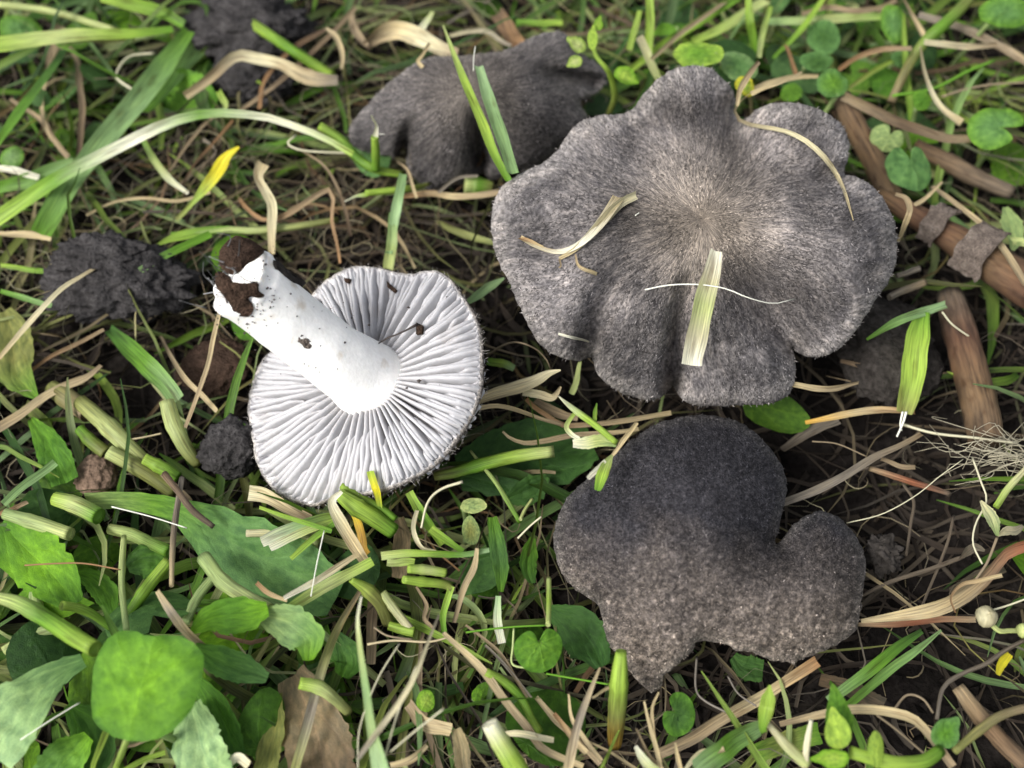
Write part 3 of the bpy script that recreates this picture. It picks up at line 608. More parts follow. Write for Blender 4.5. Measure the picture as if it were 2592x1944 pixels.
def add_leaf(b, kind, colr, wz, hz, pts, parent=None, name=None, stalk=True, label=None, group=None):
    """rounded leaf: pts = (centre u, v, width, height, rotation of its tip or notch in degrees)"""
    global count; count += 1
    u, v, wd, ht, rot = pts; c0 = P(src(b, np.array((u, v), float)), float(hz)); k = BATCH[b][2] / FPX * depth(c0) / 2
    nrm = norm(np.array([.25 * math.sin(count * 1.9), -.40 + .2 * math.cos(count * 2.3), .85]))
    e1 = norm(np.cross(np.array([0, 1.0, 0.3]), nrm)); e1 = norm(R_ - nrm * (R_ @ nrm)); e2 = np.cross(nrm, e1)
    fs = 1 / max(.5, nrm @ TOCAM)
    m, rg = 48, 7; th = np.linspace(0, 2 * math.pi, m, endpoint=False)
    ro = math.radians(rot); r = leaf_outline(kind, th, count)
    if wd > 600: r = (np.abs(np.cos(th)) ** 2.9 + np.abs(np.sin(th)) ** 2.9) ** (-1 / 2.9) * (1 - .10 * np.exp(-(angd(th, 1.75) / .3) ** 2) + .03 * np.sin(th * 3) - .06 * np.exp(-(angd(th, -.8) / .5) ** 2) - .05 * np.exp(-(angd(th, -2.4) / .5) ** 2) + .008 * np.sin(th * 23))
    V = []; st = []; cols = []
    base = gradcol(colr, 2)
    for q in np.linspace(0.08, 1, rg):
        lx, ly = np.cos(th) * r * q, np.sin(th) * r * q
        off = {'K': (0, .30), 'V': (0, -.75), 'O': (0, -.6)}[kind]
        x, y = lx * math.cos(ro - math.pi / 2) - ly * math.sin(ro - math.pi / 2), lx * math.sin(ro - math.pi / 2) + ly * math.cos(ro - math.pi / 2)
        z = -0.16 * (lx ** 2) * (1 if kind != 'V' else -1.2) + 0.13 * np.array([fbm((a * 1.9, bb * 1.9, count), 2) for a, bb in zip(lx, ly)]) - .05 * ly ** 2
        V.append(c0 + np.outer(x * wd * k, e1) + np.outer(y * ht * k * fs, e2) + np.outer(z * wd * k, nrm)); st.append(np.stack([lx - off[0], ly - off[1], np.full(m, count * 3.1)], -1))
        cols.append(np.tile(base[0] * (1 - q * q) + base[1] * q * q, (m, 1)))
    V = np.vstack(V); F = [(i * m + j, i * m + (j + 1) % m, (i + 1) * m + (j + 1) % m, (i + 1) * m + j) for i in range(rg - 1) for j in range(m)] + [tuple(range(m))[::-1]]
    nm = name or {'K': 'kidney_leaf', 'O': 'round_leaf', 'V': 'pointed_leaf'}[kind]
    if parent is not None: return mk(nm, V, F, M_LEAF_R if kind == 'K' else M_LEAF_L, parent, np.vstack(cols), np.vstack(st))
    root = thing(nm, [c0[0], c0[1] + .2, min(0, c0[2])], label, 'leaf', group)
    mk('leaf_blade', V, F, M_LEAF_R if kind == 'K' else M_LEAF_L, root, np.vstack(cols), np.vstack(st))
    # stalk from the notch or the foot of the blade down into the litter
    dr = {'K': .25, 'V': -.85, 'O': -.7}[kind]; d = np.array([-math.sin(ro - math.pi / 2), math.cos(ro - math.pi / 2)]) * dr
    a = c0 + e1 * d[0] * wd * k + e2 * d[1] * ht * k * fs - nrm * .03; g = a + np.array([.35 * math.sin(count * 3.7), .5 + .3 * math.cos(count), 0]); g[2] = -0.85
    p = catmull(np.array([a, a * .6 + g * .4 + np.array([0, 0, -.05]), g]), 10); Vp, Fp = tube_np(p, lerpn([.045, .055], 10), 7)
    stp = np.stack([np.zeros(len(Vp)), np.linspace(0, 2, len(Vp)), np.full(len(Vp), count)], -1)
    mk('leaf_stalk', Vp, Fp, M_GRASS, root, np.array(PAL['pgreen']), stp); return root
def add_bud(b, colr, hz, q, parent, name):
    c = P(src(b, np.array(q[:2])), hz); r = q[2] * BATCH[b][2] / FPX * depth(c) / 2; V = []; F = []; n, m = 12, 16
    for i in range(n):
        for j in range(m):
            a, t = math.pi * (i + .001) / (n - 1.002), 2 * math.pi * j / m; rr_ = r * (1 - .10 * abs(math.sin(t * 1.5)) + .05 * math.sin(t * 3 + i))
            V.append(c + rr_ * np.array([math.sin(a) * math.cos(t), math.sin(a) * math.sin(t), .9 * math.cos(a)]))
    F = [(i * m + j, (i + 1) * m + j, (i + 1) * m + (j + 1) % m, i * m + (j + 1) % m) for i in range(n - 1) for j in range(m)]
    V = np.array(V); return mk(name, V, F, M_GRASS, parent, gradcol(colr, 2)[0], V * 1.5)
def row(line):
    f = [x.strip() for x in line.split('|')]; b, kind, colr, wz, hz, p, lab = f[:7]; grp = f[7] if len(f) > 7 else None
    pts = [tuple(float(x) for x in q.split(',')) for q in p.split()]
    parent = name = None
    if lab.startswith('@'):
        key, name = lab[1:].split(' '); parent = THINGS[key]
    elif lab.startswith('='):
        name, lab = lab[1:].split(':', 1)
    if kind == 'U': return add_bud(b, colr, float(hz), pts[0], parent, name)
    if kind in 'OKV': return add_leaf(b, kind, colr, wz, hz, pts[0], parent, name, label=lab, group=grp)
    o = add_line(b, kind, colr, wz, hz, pts, parent, name)
    if parent is None: tag(o, lab.strip(), CATS[kind], grp)
    return o
def thing_px(key, b, u, v, name, label, cat, group=None):
    p = P(src(b, np.array((u, v), float)), 0.0); THINGS[key] = thing(name, [p[0], p[1], -.8], label, cat, group)
thing_px('frayed', 'B', 400, 900, 'frayed_straw', 'frayed pale straw fragment curled on the large grey cap', 'straw')
thing_px('curl', 'B', 1300, 400, 'curled_straw', 'long curled dry grass hooked over the notch of the large cap', 'grass')
thing_px('stub', 'D', 360, 1000, 'grass_shoot', 'bright green clipped shoot with a white frayed tip before the humped mushroom', 'grass')
thing_px('sprig', 'N', 1350, 800, 'grass_sprig', 'green jointed grass sprig with frayed husks resting on the dark notched cap', 'grass')
thing_px('chick', 'K', 1300, 930, 'chickweed_plant', 'bright green small-leaved plant with pointed leaves below the dark notched cap', 'plant')
thing_px('chick2', 'D', 1990, 600, 'chickweed_plant', 'small lime-leaved plant growing between the humped mushroom and the large cap', 'plant')
thing_px('stick2', 'H', 600, 800, 'fallen_stick', 'thick reddish stick with two peeling grey bark patches', 'stick')
thing_px('cutpc', 'F', 1600, 330, 'cut_grass_piece', 'striped cut grass piece with ragged white end on the big plantain leaf', 'grass')
thing_px('rootblade', 'H', 440, 1300, 'grass_strand', 'short wide green blade with white torn roots beside the rotten wood', 'grass')
thing_px('bulbil', 'K', 2050, 180, 'budding_stem', 'thin stem bearing pale round buds by the tan straw bundle', 'plant')
ROWS = '''
B|s|straw>white>straw|18,20,28,44,60|L.05,.10,.16,.14|200,865 280,910 370,930 460,895 540,820 600,740 640,680|@frayed strand
B|s|straw>cream|14,26,40,34|L.06,.14,.20|370,960 450,910 560,800 640,720 712,680|@frayed strand
B|s|orange>straw|18,14,8|L.05,.08|198,862 250,885 300,905|@frayed strand
B|s|tan|9,7|L.06|375,960 378,985 370,1000|@frayed strand
B|s|tan>straw|8,14,16|L.06,.10,.05|445,940 455,985 490,1010 540,1027|curved tan straw sliver beside the frayed straw on the large cap
B|b|white>cream>pale>cream>white|52,80,86,92,90|3.55,3.4,3.2,3.0|1062,920 1040,1020 1010,1130 985,1260 960,1380 955,1422|=cut_grass_piece:flat whitish green cut grass piece lying on the large grey cap
B|h|white|7,6,4|3.25,3.40,3.35,2.85|735,1098 850,1075 980,1072 1100,1090 1200,1130 1310,1155 1405,1133|=plant_hair:long fine white hair crossing under the cut piece on the large cap
B|s|tan>cream>straw|8,15,17,19,20,16,4|L.25,.15,.12,.06,.05|1210,235 1150,285 1140,325 1175,362 1260,380 1360,398 1450,440 1530,510 1580,580 1620,660 1658,792|@curl dry_blade
B|s|straw|10,14,20|2.6,2.7,2.6|1435,140 1340,190 1260,215 1210,235|@curl side_strand
B|s|tan>straw|22,28,12|2.9,2.6|1250,95 1195,170 1160,225 1150,290|@curl side_strand
B|s|white|10,12,6|L.05|370,1290 440,1305 505,1325|short pale straw sliver on the left lobe of the large cap
B|h|white|5,4|L.05|705,770 712,765 722,758|tiny white fibre on the upper slope of the large cap
H|s|straw>tan|10,22,24,14|1.8,2.4,2.2|370,765 395,700 420,630 405,580 360,565|curled dry blade standing against the right rim of the large cap
L|s|straw>tan|30,36,34,20|1.6,1.5,1.3|60,175 200,195 330,195 460,165|pale pointed straw poking out below the large cap toward the rotten wood
N|s|tan>straw>tan|10,34,36,34,30,30|2.1,2.3,1.8,1.2,.9|80,715 130,665 250,625 380,605 500,588 620,605 760,650 900,700 1060,740|pinkish dry strip reaching over the rim of the overturned mushroom
N|s|straw>cream|60,85,110,100,20|1.0,1.1,1.3|350,545 500,490 680,440 830,380 960,310 1055,288|=dry_husk:cream dry husk spread open beside the overturned mushroom rim
N|s|cream>straw|50,70,60,20|1.0,1.2|740,480 880,490 990,515 1062,430|=dry_husk:short curled cream husk below the spread cream husk
N|b|green>lime>mint|60,64,56|.8,.8|445,212 550,228 672,270|=cut_grass_piece:tiny bright green grass cutting between the two large caps
N|s|straw>tan>straw|16,40,46,44,40|1.1,.9,.8|570,800 640,860 760,902 900,890 1050,860 1200,832 1500,810 1720,780|flat tan straw curving below the cream husks toward the dark cap
N|s|orange>tan>straw|36,44,42,36|.8,.7,.6|765,530 830,600 950,680 1080,750 1300,742 1600,710 1990,650|long pinkish straw passing under the green sprig
N|s|tan|60,74,50|.6|840,540 950,600 1080,670 1200,692|broad tan straw under the pinkish straw
N|h|tan|17,15,12|.5,1.6,1.0|440,172 570,82 700,55 850,110 940,200 975,282|=dry_tendril:thin arched stem above the tiny green cutting
N|s|pale|40,52,46|.7|1225,215 1190,370 1150,490|pale flat stem under the rim of the large cap
N|t|white>lime>lime|10,50,58,56,50|2.0,2.3,2.5,2.4|1035,500 1100,560 1200,640 1350,750 1440,825 1530,900|@sprig stem
N|b|green>lime|10,40,34|2.5,2.4|1362,560 1345,640 1350,745|@sprig side_shoot
N|b|lime>pale>white|30,42,34|2.1,2.2|1180,640 1108,755 1150,820 1215,870|@sprig side_shoot
N|l|white>pale>pgreen|70,110,100,60|2.2,2.4|1160,905 1270,900 1400,880 1530,905|@sprig husk
N|s|straw|36,40,26|2.9,2.5,2.3|1695,730 1620,840 1550,930 1490,1000|@sprig dry_stalk
N|b|pale>lime>green|20,90,100,50|2.4,2.5,2.45|1495,1000 1450,1080 1400,1180 1365,1300|@sprig torn_blade
N|b|white|30,44,36|2.45,2.5|1440,1050 1370,1110 1290,1200|@sprig torn_husk
N|t|olive>green>lime>pale|80,105,112,104|.9,1.1,1.2|0,1180 160,1150 400,1080 700,1010 1005,970|thick smooth cut stalk lying across the dark leaf
N|t|pale>green|20,34,44,40|1.0,1.1,.8|300,965 400,1090 520,1240 620,1400 720,1570|=side_stem:pale branching stem crossing the thick cut stalk
N|t|pale|34,26|.9,.8|720,1545 760,1460 820,1370|=side_stem:short pale side shoot off the branching stem
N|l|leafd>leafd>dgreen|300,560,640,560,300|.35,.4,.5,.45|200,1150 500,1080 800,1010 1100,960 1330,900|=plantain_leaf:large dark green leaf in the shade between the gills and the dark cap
N|l|dgreen|80,230,240,60|.55,.6|600,1380 730,1330 850,1270 950,1180|=small_leaf:dark pointed leaf below the thick cut stalk
A|b|bgreen>pale|46,50,52,52|1.1,.9,.4|1030,-20 1020,120 1008,200 1000,275|lower end of a blue-green blade behind the gills
M|b|bgreen>mint>bgreen|46,56,54,44|1.35,1.3,1.0,.7|1235,1040 1215,1130 1190,1250 1165,1420 1150,1520|blue-green narrow blade hanging below the clipped shoot
A|b|mint>bgreen|10,50,56,30|.9,1.2|1610,315 1540,360 1470,410 1420,445|short hairy blue-green blade between the gills and the large cap
D|b|pale>lime>lime>green|10,34,52,62,66,60,44|2.7,2.9,2.9,2.7|830,68 890,230 960,400 1030,560 1110,740 1180,930 1240,1060 1295,1155|slender pointed lime blade leaning over the humped mushroom
D|b|mint>bgreen>bgreen|60,84,92,92,88|2.8,2.9,2.7|1080,348 1130,500 1190,680 1250,860 1320,1095|blunt pale green cut blade leaning over the humped mushroom
D|h|white|6,5|3.0,3.0|1060,212 1048,300 1046,385|fine white hair above the blunt cut blade
D|t|lime>green>lime|60,66,70,62,44|1.2,1.0,.9,.7|-30,770 110,860 210,970 310,1050 430,1092 560,1112|@stub stem
D|t|green>lime|58,60,54|.95,1.7|362,1080 362,960 355,845|@stub stub
D|b|white|40,16,12|1.7,2.2|357,845 365,770 335,695|@stub frayed_tip
D|h|white|5,4|1.75|385,828 425,828|@stub frayed_tip
D|t|olive>lime>lime|26,46,50,44|.5,.8,.9|740,1175 620,1205 450,1225 290,1240|=green_shoot:green clipped stem lying before the humped mushroom
D|b|lime>white|40,16,8|.9,.95|300,1245 220,1268 140,1295|=torn_tip:white split tip of the green clipped stem before the humped mushroom
D|s|orange>straw>tan|30,44,44,40|.6,.7,.9|540,1265 760,1245 900,1262 1100,1252 1240,1232|pink-brown flat straw at the foot of the humped mushroom
D|t|pale>green>olive|118,126,100|.6,.5|985,1180 1080,1190 1180,1210|=stalk_stump:stubby green stump between the humped mushroom and the large cap
D|s|grey|24,20|.8,.9|800,1232 880,1165 960,1130 1080,1115|grey curl behind the stubby green stump
D|s|tan>straw|16,24,18|.9,.8|505,1018 580,1080 620,1180 650,1275|thin drooping tan strip below the clipped shoot
D|s|tan|40,56,40|.6,1.0|180,-20 220,100 295,210|tan straw behind the humped mushroom standing over its left side
D|s|brown>straw>cream>tan|60,110,120,100,80|.9,1.1,1.2|290,210 400,130 520,100 660,150 800,220 920,265|broad wrinkled pale dead leaf draped behind the humped mushroom
D|s|straw|30,44,36,20|1.3,1.6|10,80 85,150 125,260 120,370|curled narrow dry leaf left of the broad dead leaf
D|s|straw|24,20,28|2.0,1.9|745,195 680,280 655,320 690,362|little dry hook hanging over the top of the humped mushroom
D|s|cream>grey|26,30,26|.9,1.1|880,135 1000,108 1140,112 1230,170 1310,205|pale bowed straw behind the humped mushroom
D|s|brown>orange|90,110,100|.5,.8|1200,-30 1280,90 1380,210|broad rusty dead leaf behind the humped mushroom
D|b|green>lime|40,52,44|.8|1340,45 1500,48 1670,52|short level green blade behind the humped mushroom
D|b|pale>white|30,44,60|1.2,1.0|760,-30 700,70 640,130|white-veined blade at the top of the broad dead leaf
E|b|green>bgreen>bgreen>green|70,120,132,130,125,130,120|.8,.9,.9,.6|1170,180 1000,420 850,620 700,790 560,960 430,1120 320,1300 250,1440|widest blue-green blade slanting down to the dark soil lump
E|b|bgreen>green|110,110,90|.5,.6|1260,250 1120,400 960,590 880,680|second wide blade tucked beside the widest blade
E|b|lime>green>white>green>white>lime|95,85,75,64,56,44,40,40|.6,1.2,1.7,1.8,1.3|-30,1360 200,1200 400,1070 620,960 860,840 1000,775 1150,725 1300,700 1480,705 1640,725 1820,780 2000,850 2180,950|long arching blade with white streaks bridging to the humped mushroom
E|b|lime>pale>lime>green|96,92,80,64,44|1.4,1.3,1.0|-40,275 250,240 500,215 800,205 1070,178|bright yellow-green blade lying level near the top of the grass
E|t|pale|46,44,40|1.0,.9|-20,28 200,50 400,90 560,140 720,190|pale round stem above the bright level blade
E|b|lime>green|60,76,70,50|1.3,.9|620,-20 800,20 1000,80 1130,150|bright short blade running into the pale leaf joint
E|b|green>dgreen|50,74,78,60|.9,1.1,.7|-30,900 120,690 230,540 330,400 395,295|stiff dark green blade at the edge left of the wide blades
E|t|lime>green>lime|66,66,64|.9,1.0,.6|1560,148 1700,240 1850,340 2060,475|smooth green cut stem slanting in front of the top soil lump
E|s|straw>tan>cream>straw>grey|50,54,60,62,66,90,60|.8,1.1,1.0,.8|1145,595 1300,480 1450,345 1600,365 1740,400 1830,450 1950,490 2090,495|kinked dry tan strip crossing the top soil lump
E|s|tan>brown>tan|26,32,30,28|.4,.8,1.0|1470,690 1650,560 1800,440 1950,300 2100,150 2200,40|long brown straw slanting past the green cut stem
E|s|orange>brown|26,32,34,28|.5,.7,.8|1600,670 1620,520 1720,380 1850,270 2010,185|rusty bent straw crossing the green cut stem
E|b|green>pale>white|40,48,46,20|1.2,.8,.5|868,845 950,980 1050,1110 1160,1195|small pale blade dropping from the arching blade
E|b|yellow>yellow>lime>olive|16,76,70,30,28|1.3,1.0,.5|1475,905 1400,965 1325,1090 1200,1240 1085,1355|=yellow_leaf:narrow yellow leaf tip on an olive stalk
E|b|bgreen>green>green|46,52,44|.9,.7|870,1670 1000,1590 1150,1510 1300,1445|green blade with pale cut end above the soil lump
E|t|green>pale>olive|34,42,44,36|.5,.6,.5|1060,1450 1280,1435 1420,1420 1600,1425 1850,1395 2090,1355|soft green runner stem in the dry litter
E|b|lime>green|12,60,54,30|.6|960,1515 1060,1470 1200,1440 1420,1405|lime leaf tip lying along the soft runner
E|s|straw>cream>straw|70,50,56,60,48,36|1.4,1.2,.8,.5|1625,1005 1590,1090 1640,1190 1680,1270 1680,1400 1680,1570|pale dry sheathed stalk standing above the white stem foot
E|s|orange>tan>orange|20,34,28,26|.5,.8,1.0,.6|1470,1225 1540,1310 1640,1360 1760,1330 1900,1240 2030,1170 2062,1230 2050,1350 2080,1500 2100,1625|kinked orange straw between the pale stalk and the gills
E|s|tan>brown|26,34,36,30|.4,.6|425,285 480,380 490,500 510,650 500,800 480,985|brown upright straw among the far left blades
E|h|cream|18,16|.6,.8|960,328 800,350 725,440 735,495 870,585|=dry_tendril:thin hooked dry stem beside the widest blade
E|s|straw>tan|24,32,30,26|.5,.7|385,295 300,430 258,600 262,720 300,830 410,975|bowed tan straw left of the widest blade
E|s|tan|22,30,28|.4|60,610 250,740 330,860 425,965|short tan straw crossing the bowed straw
E|b|white|34,44,36|.5|-20,1035 120,1060 240,1095|white bleached blade at the left edge above the soil lump
E|b|green>bgreen|60,90,80,50|.35,.5|-30,1165 150,1120 300,1060 460,995|dull green blade under the arching blade
E|s|straw|36,42,30|.5|-20,1440 150,1448 310,1472|tan straw stub at the left edge above the soil lump
E|h|cream|16,15,13|.7,1.0|2200,945 2000,940 1850,925 1778,885 1830,835|=dry_tendril:looped cream tendril under the arching blade
E|s|tan>brown|14,22,20|.8,.5|1860,930 2000,1020 2080,1150 2130,1300 2165,1460|drooping brown strand below the cream tendril
E|s|brown>orange|14,18,16|.4|1110,1180 1200,1010 1330,870 1440,740|rusty straw rising beside the yellow leaf
E|s|tan|16,22,20|.4|1050,1050 1150,900 1250,780 1330,710|dull tan straw under the crest of the arching blade
E|s|straw|14,20,16|.4,.6|530,1330 700,1250 900,1220 1100,1240 1300,1190|yellowish straw lying over the soil lump's far side
I|s|straw>cream>straw|24,36,38,24|1.0,1.2,.9|-10,730 150,540 350,330 500,230 635,145|straight pale straw propped on the dark soil lump
I|b|dgreen>green>bgreen|60,105,112,90|.4,.8,.6|650,545 780,670 900,790 990,880 1060,975|smooth blue-green blade left of the overturned mushroom
I|t|pale>pale>olive|90,105,96,60|.8,.6,.2|1000,985 1040,1120 1110,1260 1190,1370|pale green clipped stalk leaning toward the small soil ball
I|t|pale>olive>olive|90,96,90|.7,.5,.3|650,1290 800,1370 930,1450 1050,1540|pale clipped stalk in the cluster left of the gills
I|t|olive>pale>olive|96,108,104,90|.5,.6,.3|480,990 640,1130 780,1270 960,1440|longest olive stalk in the cluster left of the gills
I|t|green>olive|60,84,80|.5,.4|475,1150 540,1220 640,1300|short green nub beside the longest olive stalk
I|t|lime>green|70,86,70|.7,.5|865,1330 970,1385 1070,1445|bright green nub on the stalk cluster left of the gills
I|t|olive>tan|100,124,110|.3,.4|310,905 420,980 530,1065|dull olive stalk base buried in the litter
I|s|straw>tan|24,30,28,22|1.7,1.2,.7|1320,445 1280,620 1250,760 1180,950 1108,1145|thin straw leaning on the white stem from below
I|s|tan>straw|18,30,28|.5,.7|965,595 1030,720 1110,850 1200,940 1300,1045|short straw crossing the thin leaning straw
I|s|tan>straw>tan|60,56,50,54,30|.6,.5,.4|-20,1150 120,1060 260,960 380,900 520,840 610,765|flattened brown stalk leading from the left edge under the soil lump
I|s|orange>tan|18,24,20|.4,.5|165,815 300,720 440,650 625,555|thin rusty straw below the soil lump
I|l|olive>olive>green|90,240,260,180,40|.5,.6,.5|20,440 60,560 70,700 100,830 215,960|=broad_leaf:folded olive leaf at the left edge below the soil lump
I|l|green>leaf>leaf|40,150,200,160|.4,.7,.6|180,1090 260,1200 330,1330 390,1470|=broad_leaf:dark curled green leaf left of the pebble
I|b|bgreen|40,50,44|.9|20,1600 160,1480 330,1350|slim green blade crossing the dark curled leaf
I|s|tan>brown|34,40,36|.8,.7|975,1420 1050,1500 1140,1590|chopped brown straw end over the stalk cluster
I|h|straw|12,11|.6|780,1215 870,1200 970,1178|=dry_tendril:pale sliver lying between the clipped stalks
F|l|pgreen>green>leafb>leafb>leafb|90,110,140,330,450,440,240|.9,1.0,.9,.7|480,150 700,150 950,190 1150,290 1330,420 1560,540 1800,640 1900,690|=plantain_leaf:big smooth plantain leaf under the overturned mushroom
F|t|pale>green>lime|60,96,100,100,90|1.6,1.8,2.2|-30,690 130,740 280,830 420,920 540,990|=leaf_stalk:thick hairy stalk ending at the round bright leaf
F|O|leafl>leaf|0|2.4|800,1185,640,580,80|round bright green leaf with a soft midrib, held above the others
F|l|leafb>bgreen>mint|90,180,330,440,420|1.2,1.4,1.3|470,1050 330,1120 190,1230 40,1390 -90,1560|=plantain_leaf:pale ribbed leaf beside the round bright leaf, sweeping down left
F|l|leaf>leafb|60,170,170,60|1.4,1.3|1090,980 1230,1050 1370,1100 1510,1150|=torn_leaf:torn green leaf right of the round bright leaf
F|l|leafl>leaf>leafl|30,150,210,190,80|1.6,1.7|1080,890 1180,820 1290,800 1400,790 1510,760|=torn_leaf:jagged light green leaf above the torn leaf
F|l|pgreen>bgreen>leafl|60,190,260,200,60|1.5,1.6|1440,790 1540,820 1640,860 1740,930 1740,1050|=torn_leaf:pale shiny torn leaf end on a bent stalk
F|t|pgreen>pale|84,90,80|1.2,1.5|1150,470 1250,600 1380,690 1520,770|=leaf_stalk:bent pale stalk of the shiny torn leaf
F|l|bgreen>mint>bgreen|150,300,330,320|.9,1.2|1070,1300 1090,1450 1140,1640 1190,1780|=plantain_leaf:blue-green leaf with broad pale midrib under the round leaf
F|l|leaf>leafd|90,200,210,150|.8|1110,1170 1210,1330 1290,1530 1320,1650|=broad_leaf:darker toothed leaf beside the pale-midrib leaf
F|l|leaf>leafl>leaf|120,290,330,260,120|.8,1.1|0,270 110,400 240,520 350,640 410,740|=broad_leaf:soft hairy leaf left of the grey dry stick
F|l|dgreen>leaf|60,190,200,80|.6|720,530 790,500 870,500 930,540|=small_leaf:small scalloped leaf behind the grey dry stick
F|s|straw>grey>straw>brown|60,74,66,50,40|2.0,1.9,1.6,1.3|885,655 950,760 1020,860 1090,930 1180,995|=withered_tip:withered brown leaf tip bent over the torn leaf
F|k|grey>dusk>straw|28,36,34,24|1.3,1.4,1.5|1025,20 992,230 977,400 970,635|=dry_stick:grey dry stick standing across the plantain stalk
F|k|brown>dusk|36,40,30|1.4,1.5,1.2|925,0 1000,90 1100,215 1205,300|=dry_stick:brown broken stick crossing the grey dry stick
F|t|green>lime|50,72,66|.7,.9|715,800 830,640 955,485|fleshy green stem leaning by the small scalloped leaf
F|t|pale>pgreen|30,38,38,34|1.0,1.4|700,350 690,500 688,650 715,890|pale upright stem above the round bright leaf
F|t|pgreen>pale|60,82,84,70|.6|190,630 215,800 240,950 260,1080|pale translucent stem behind the thick hairy stalk
F|t|lime>green|56,50,46|1.5,1.2,.9|345,742 430,755 520,790 630,870|curled young leaf stalk above the thick hairy stalk
F|t|pgreen|50,60,54|.7|1045,840 1120,690 1200,590|short pale stem behind the jagged leaf
F|s|white>cream>straw|24,34,36,26|1.8,1.5|1600,702 1750,620 1900,530 2020,455|=dry_straw:long bleached straw lying over the plantain leaf tip
F|s|orange>straw|24,30,26|1.6,1.7|1445,612 1530,680 1615,712|short rusty straw end joining the bleached straw
F|b|lime>pale>lime|50,66,64,50|1.2,1.4|1610,770 1780,670 1950,570 2100,490|flat pale green blade alongside the bleached straw
F|h|white|8,7|1.8,1.6|630,184 850,240 1055,305|straight white hair across the plantain stalk
F|h|white|7,6|1.7|1830,320 1790,500 1755,690|upright white hair over the plantain leaf tip
F|s|tan>olive>grey>olive|30,48,52,54,50|1.5,1.3,1.0|2030,660 1900,880 1810,1120 1740,1400 1660,1690|long olive straw beside the brown papery sheath
F|l|tan>tan>brown|180,340,380,360|.5,.8,.9|1640,1130 1720,1330 1790,1520 1830,1720|=papery_sheath:brown papery leaf sheath behind the long olive straw
F|l|olive>olive|80,150,160,150|.6,.8|1560,1240 1540,1440 1510,1600 1490,1720|=papery_sheath:olive leaf sheath left of the brown papery sheath
F|t|lime>pale>olive|70,80,66,60|1.3,1.2,.8|1690,1180 1800,1205 1890,1270 1965,1345|pale curved nub crossing the long olive straw
F|t|lime>pale>green|80,104,96|1.0,1.1|310,140 430,175 560,240|knotted leaf base at the head of the plantain stalk
F|b|white>mint>lime|60,74,66,50|1.3,1.2,1.1|1480,385 1600,325 1760,275 1900,235|@cutpc cut_blade
F|b|white>pale>lime|40,46,36|1.35,1.2|1525,415 1680,340 1900,255|@cutpc cut_blade
F|t|cream>pale|40,52,44|1.1,1.0|1390,335 1550,335 1700,365 1800,395|whitish round stem under the striped cut piece
F|b|lime>green|20,28,24|1.3,1.4|1460,190 1650,250 1870,325|thin green blade above the striped cut piece
F|b|lime>green|26,34,28|1.2,1.3|1640,475 1740,390 1900,265|bright thin blade below the striped cut piece
F|s|cream>straw>tan|84,70,56,48|1.2,1.0|1405,105 1500,125 1620,190 1750,255|pale frayed stalk end beside the gill rim
F|s|orange>tan|22,26|.8,.9|-10,230 80,190 155,160|folded rusty straw at the left edge above the hairy leaf
F|h|orange|10,9|1.3,1.5|140,515 320,505 480,505 680,540|=dry_tendril:thin orange runner over the soft hairy leaf
F|h|white|7,4|1.5,1.7|115,1500 300,1380 450,1290|white hairy strand below the pale ribbed leaf
F|t|lime>pale|36,40|1.4,1.2|650,1670 700,1540 745,1430|=leaf_stalk:slender stalk under the round bright leaf
F|s|white>cream|40,52|1.2|1290,1640 1340,1600 1400,1640|frayed white tuft at the foot of the toothed leaf
G|t|lime>lime>green|60,96,98,84|1.6,1.4,1.1|320,205 430,285 520,340 620,410|fat bright green clipped stalk against the gill rim
G|b|lime>yellow>lime|40,46,36|2.0,1.8,1.4|497,92 525,190 545,285|tiny bright blade poking over the gill rim
G|t|lime>green|34,44,40|1.5,1.2|340,165 450,230 560,290 630,345|slim green stem behind the fat clipped stalk
G|s|white>cream>straw>straw|20,50,64,62,50|1.9,1.8,1.5,1.3|345,195 290,250 330,350 400,460 475,575|hooked bleached sheath hanging from the fat clipped stalk
G|b|yellow>amber>amber|24,46,44,30|1.4,1.1|390,290 440,390 465,500 485,530|amber yellow blade behind the bleached sheath
G|b|lime>green>lime|44,50,46,36|1.4,1.2,.9|698,200 760,300 820,395 875,480|bright green blade right of the fat clipped stalk
G|b|lime>green|40,38,26|1.2,1.0|815,390 900,455 985,512|bright side blade forking toward the level cutting
G|b|pale>lime>green>mint|44,40,36,30,26|1.7,1.7,1.6|555,540 700,525 850,525 1000,528 1125,508|long level grass cutting with slanted ends
G|b|pale>lime|36,40|1.5|585,575 660,570 730,572|short pale grass cutting under the long level cutting
G|t|lime>pale>lime|46,56,50|1.5,1.3|695,605 800,612 895,628|plump green cutting below the long level cutting, upper one
G|t|lime>lime>olive|40,56,50,44|1.5,1.3,1.1|670,662 780,675 890,688 925,715|plump green cutting below the long level cutting, with a dark tip
G|b|lime>green|34,34,26|1.2,1.0,.8|922,700 900,780 882,860 885,940|green stem dropping from the plump dark-tipped cutting
G|s|straw>tan|20,34,32,24|1.7,1.4,1.0|1060,495 1045,600 990,715 935,890|pinkish curved straw right of the plump cuttings
G|s|cream|20,26,18|1.3,1.4|745,295 725,400 765,490 840,515|cream curl looping above the long level cutting
G|h|cream|18,15,12|1.5,1.3|985,145 870,185 800,255 765,390|=dry_tendril:bleached thread bending beside the bright green blade
G|t|lime>olive>olive|30,72,78,70|1.3,1.0,.5|390,662 470,710 550,790 590,890|olive pointed stub below the bleached sheath
G|t|pale>cream|44,50,46|1.0,.8|560,730 620,815 710,930|cream stub beside the olive pointed stub
G|t|lime|50,56|.8|595,905 660,925 730,940|stub of green stalk at the foot of the cream stub
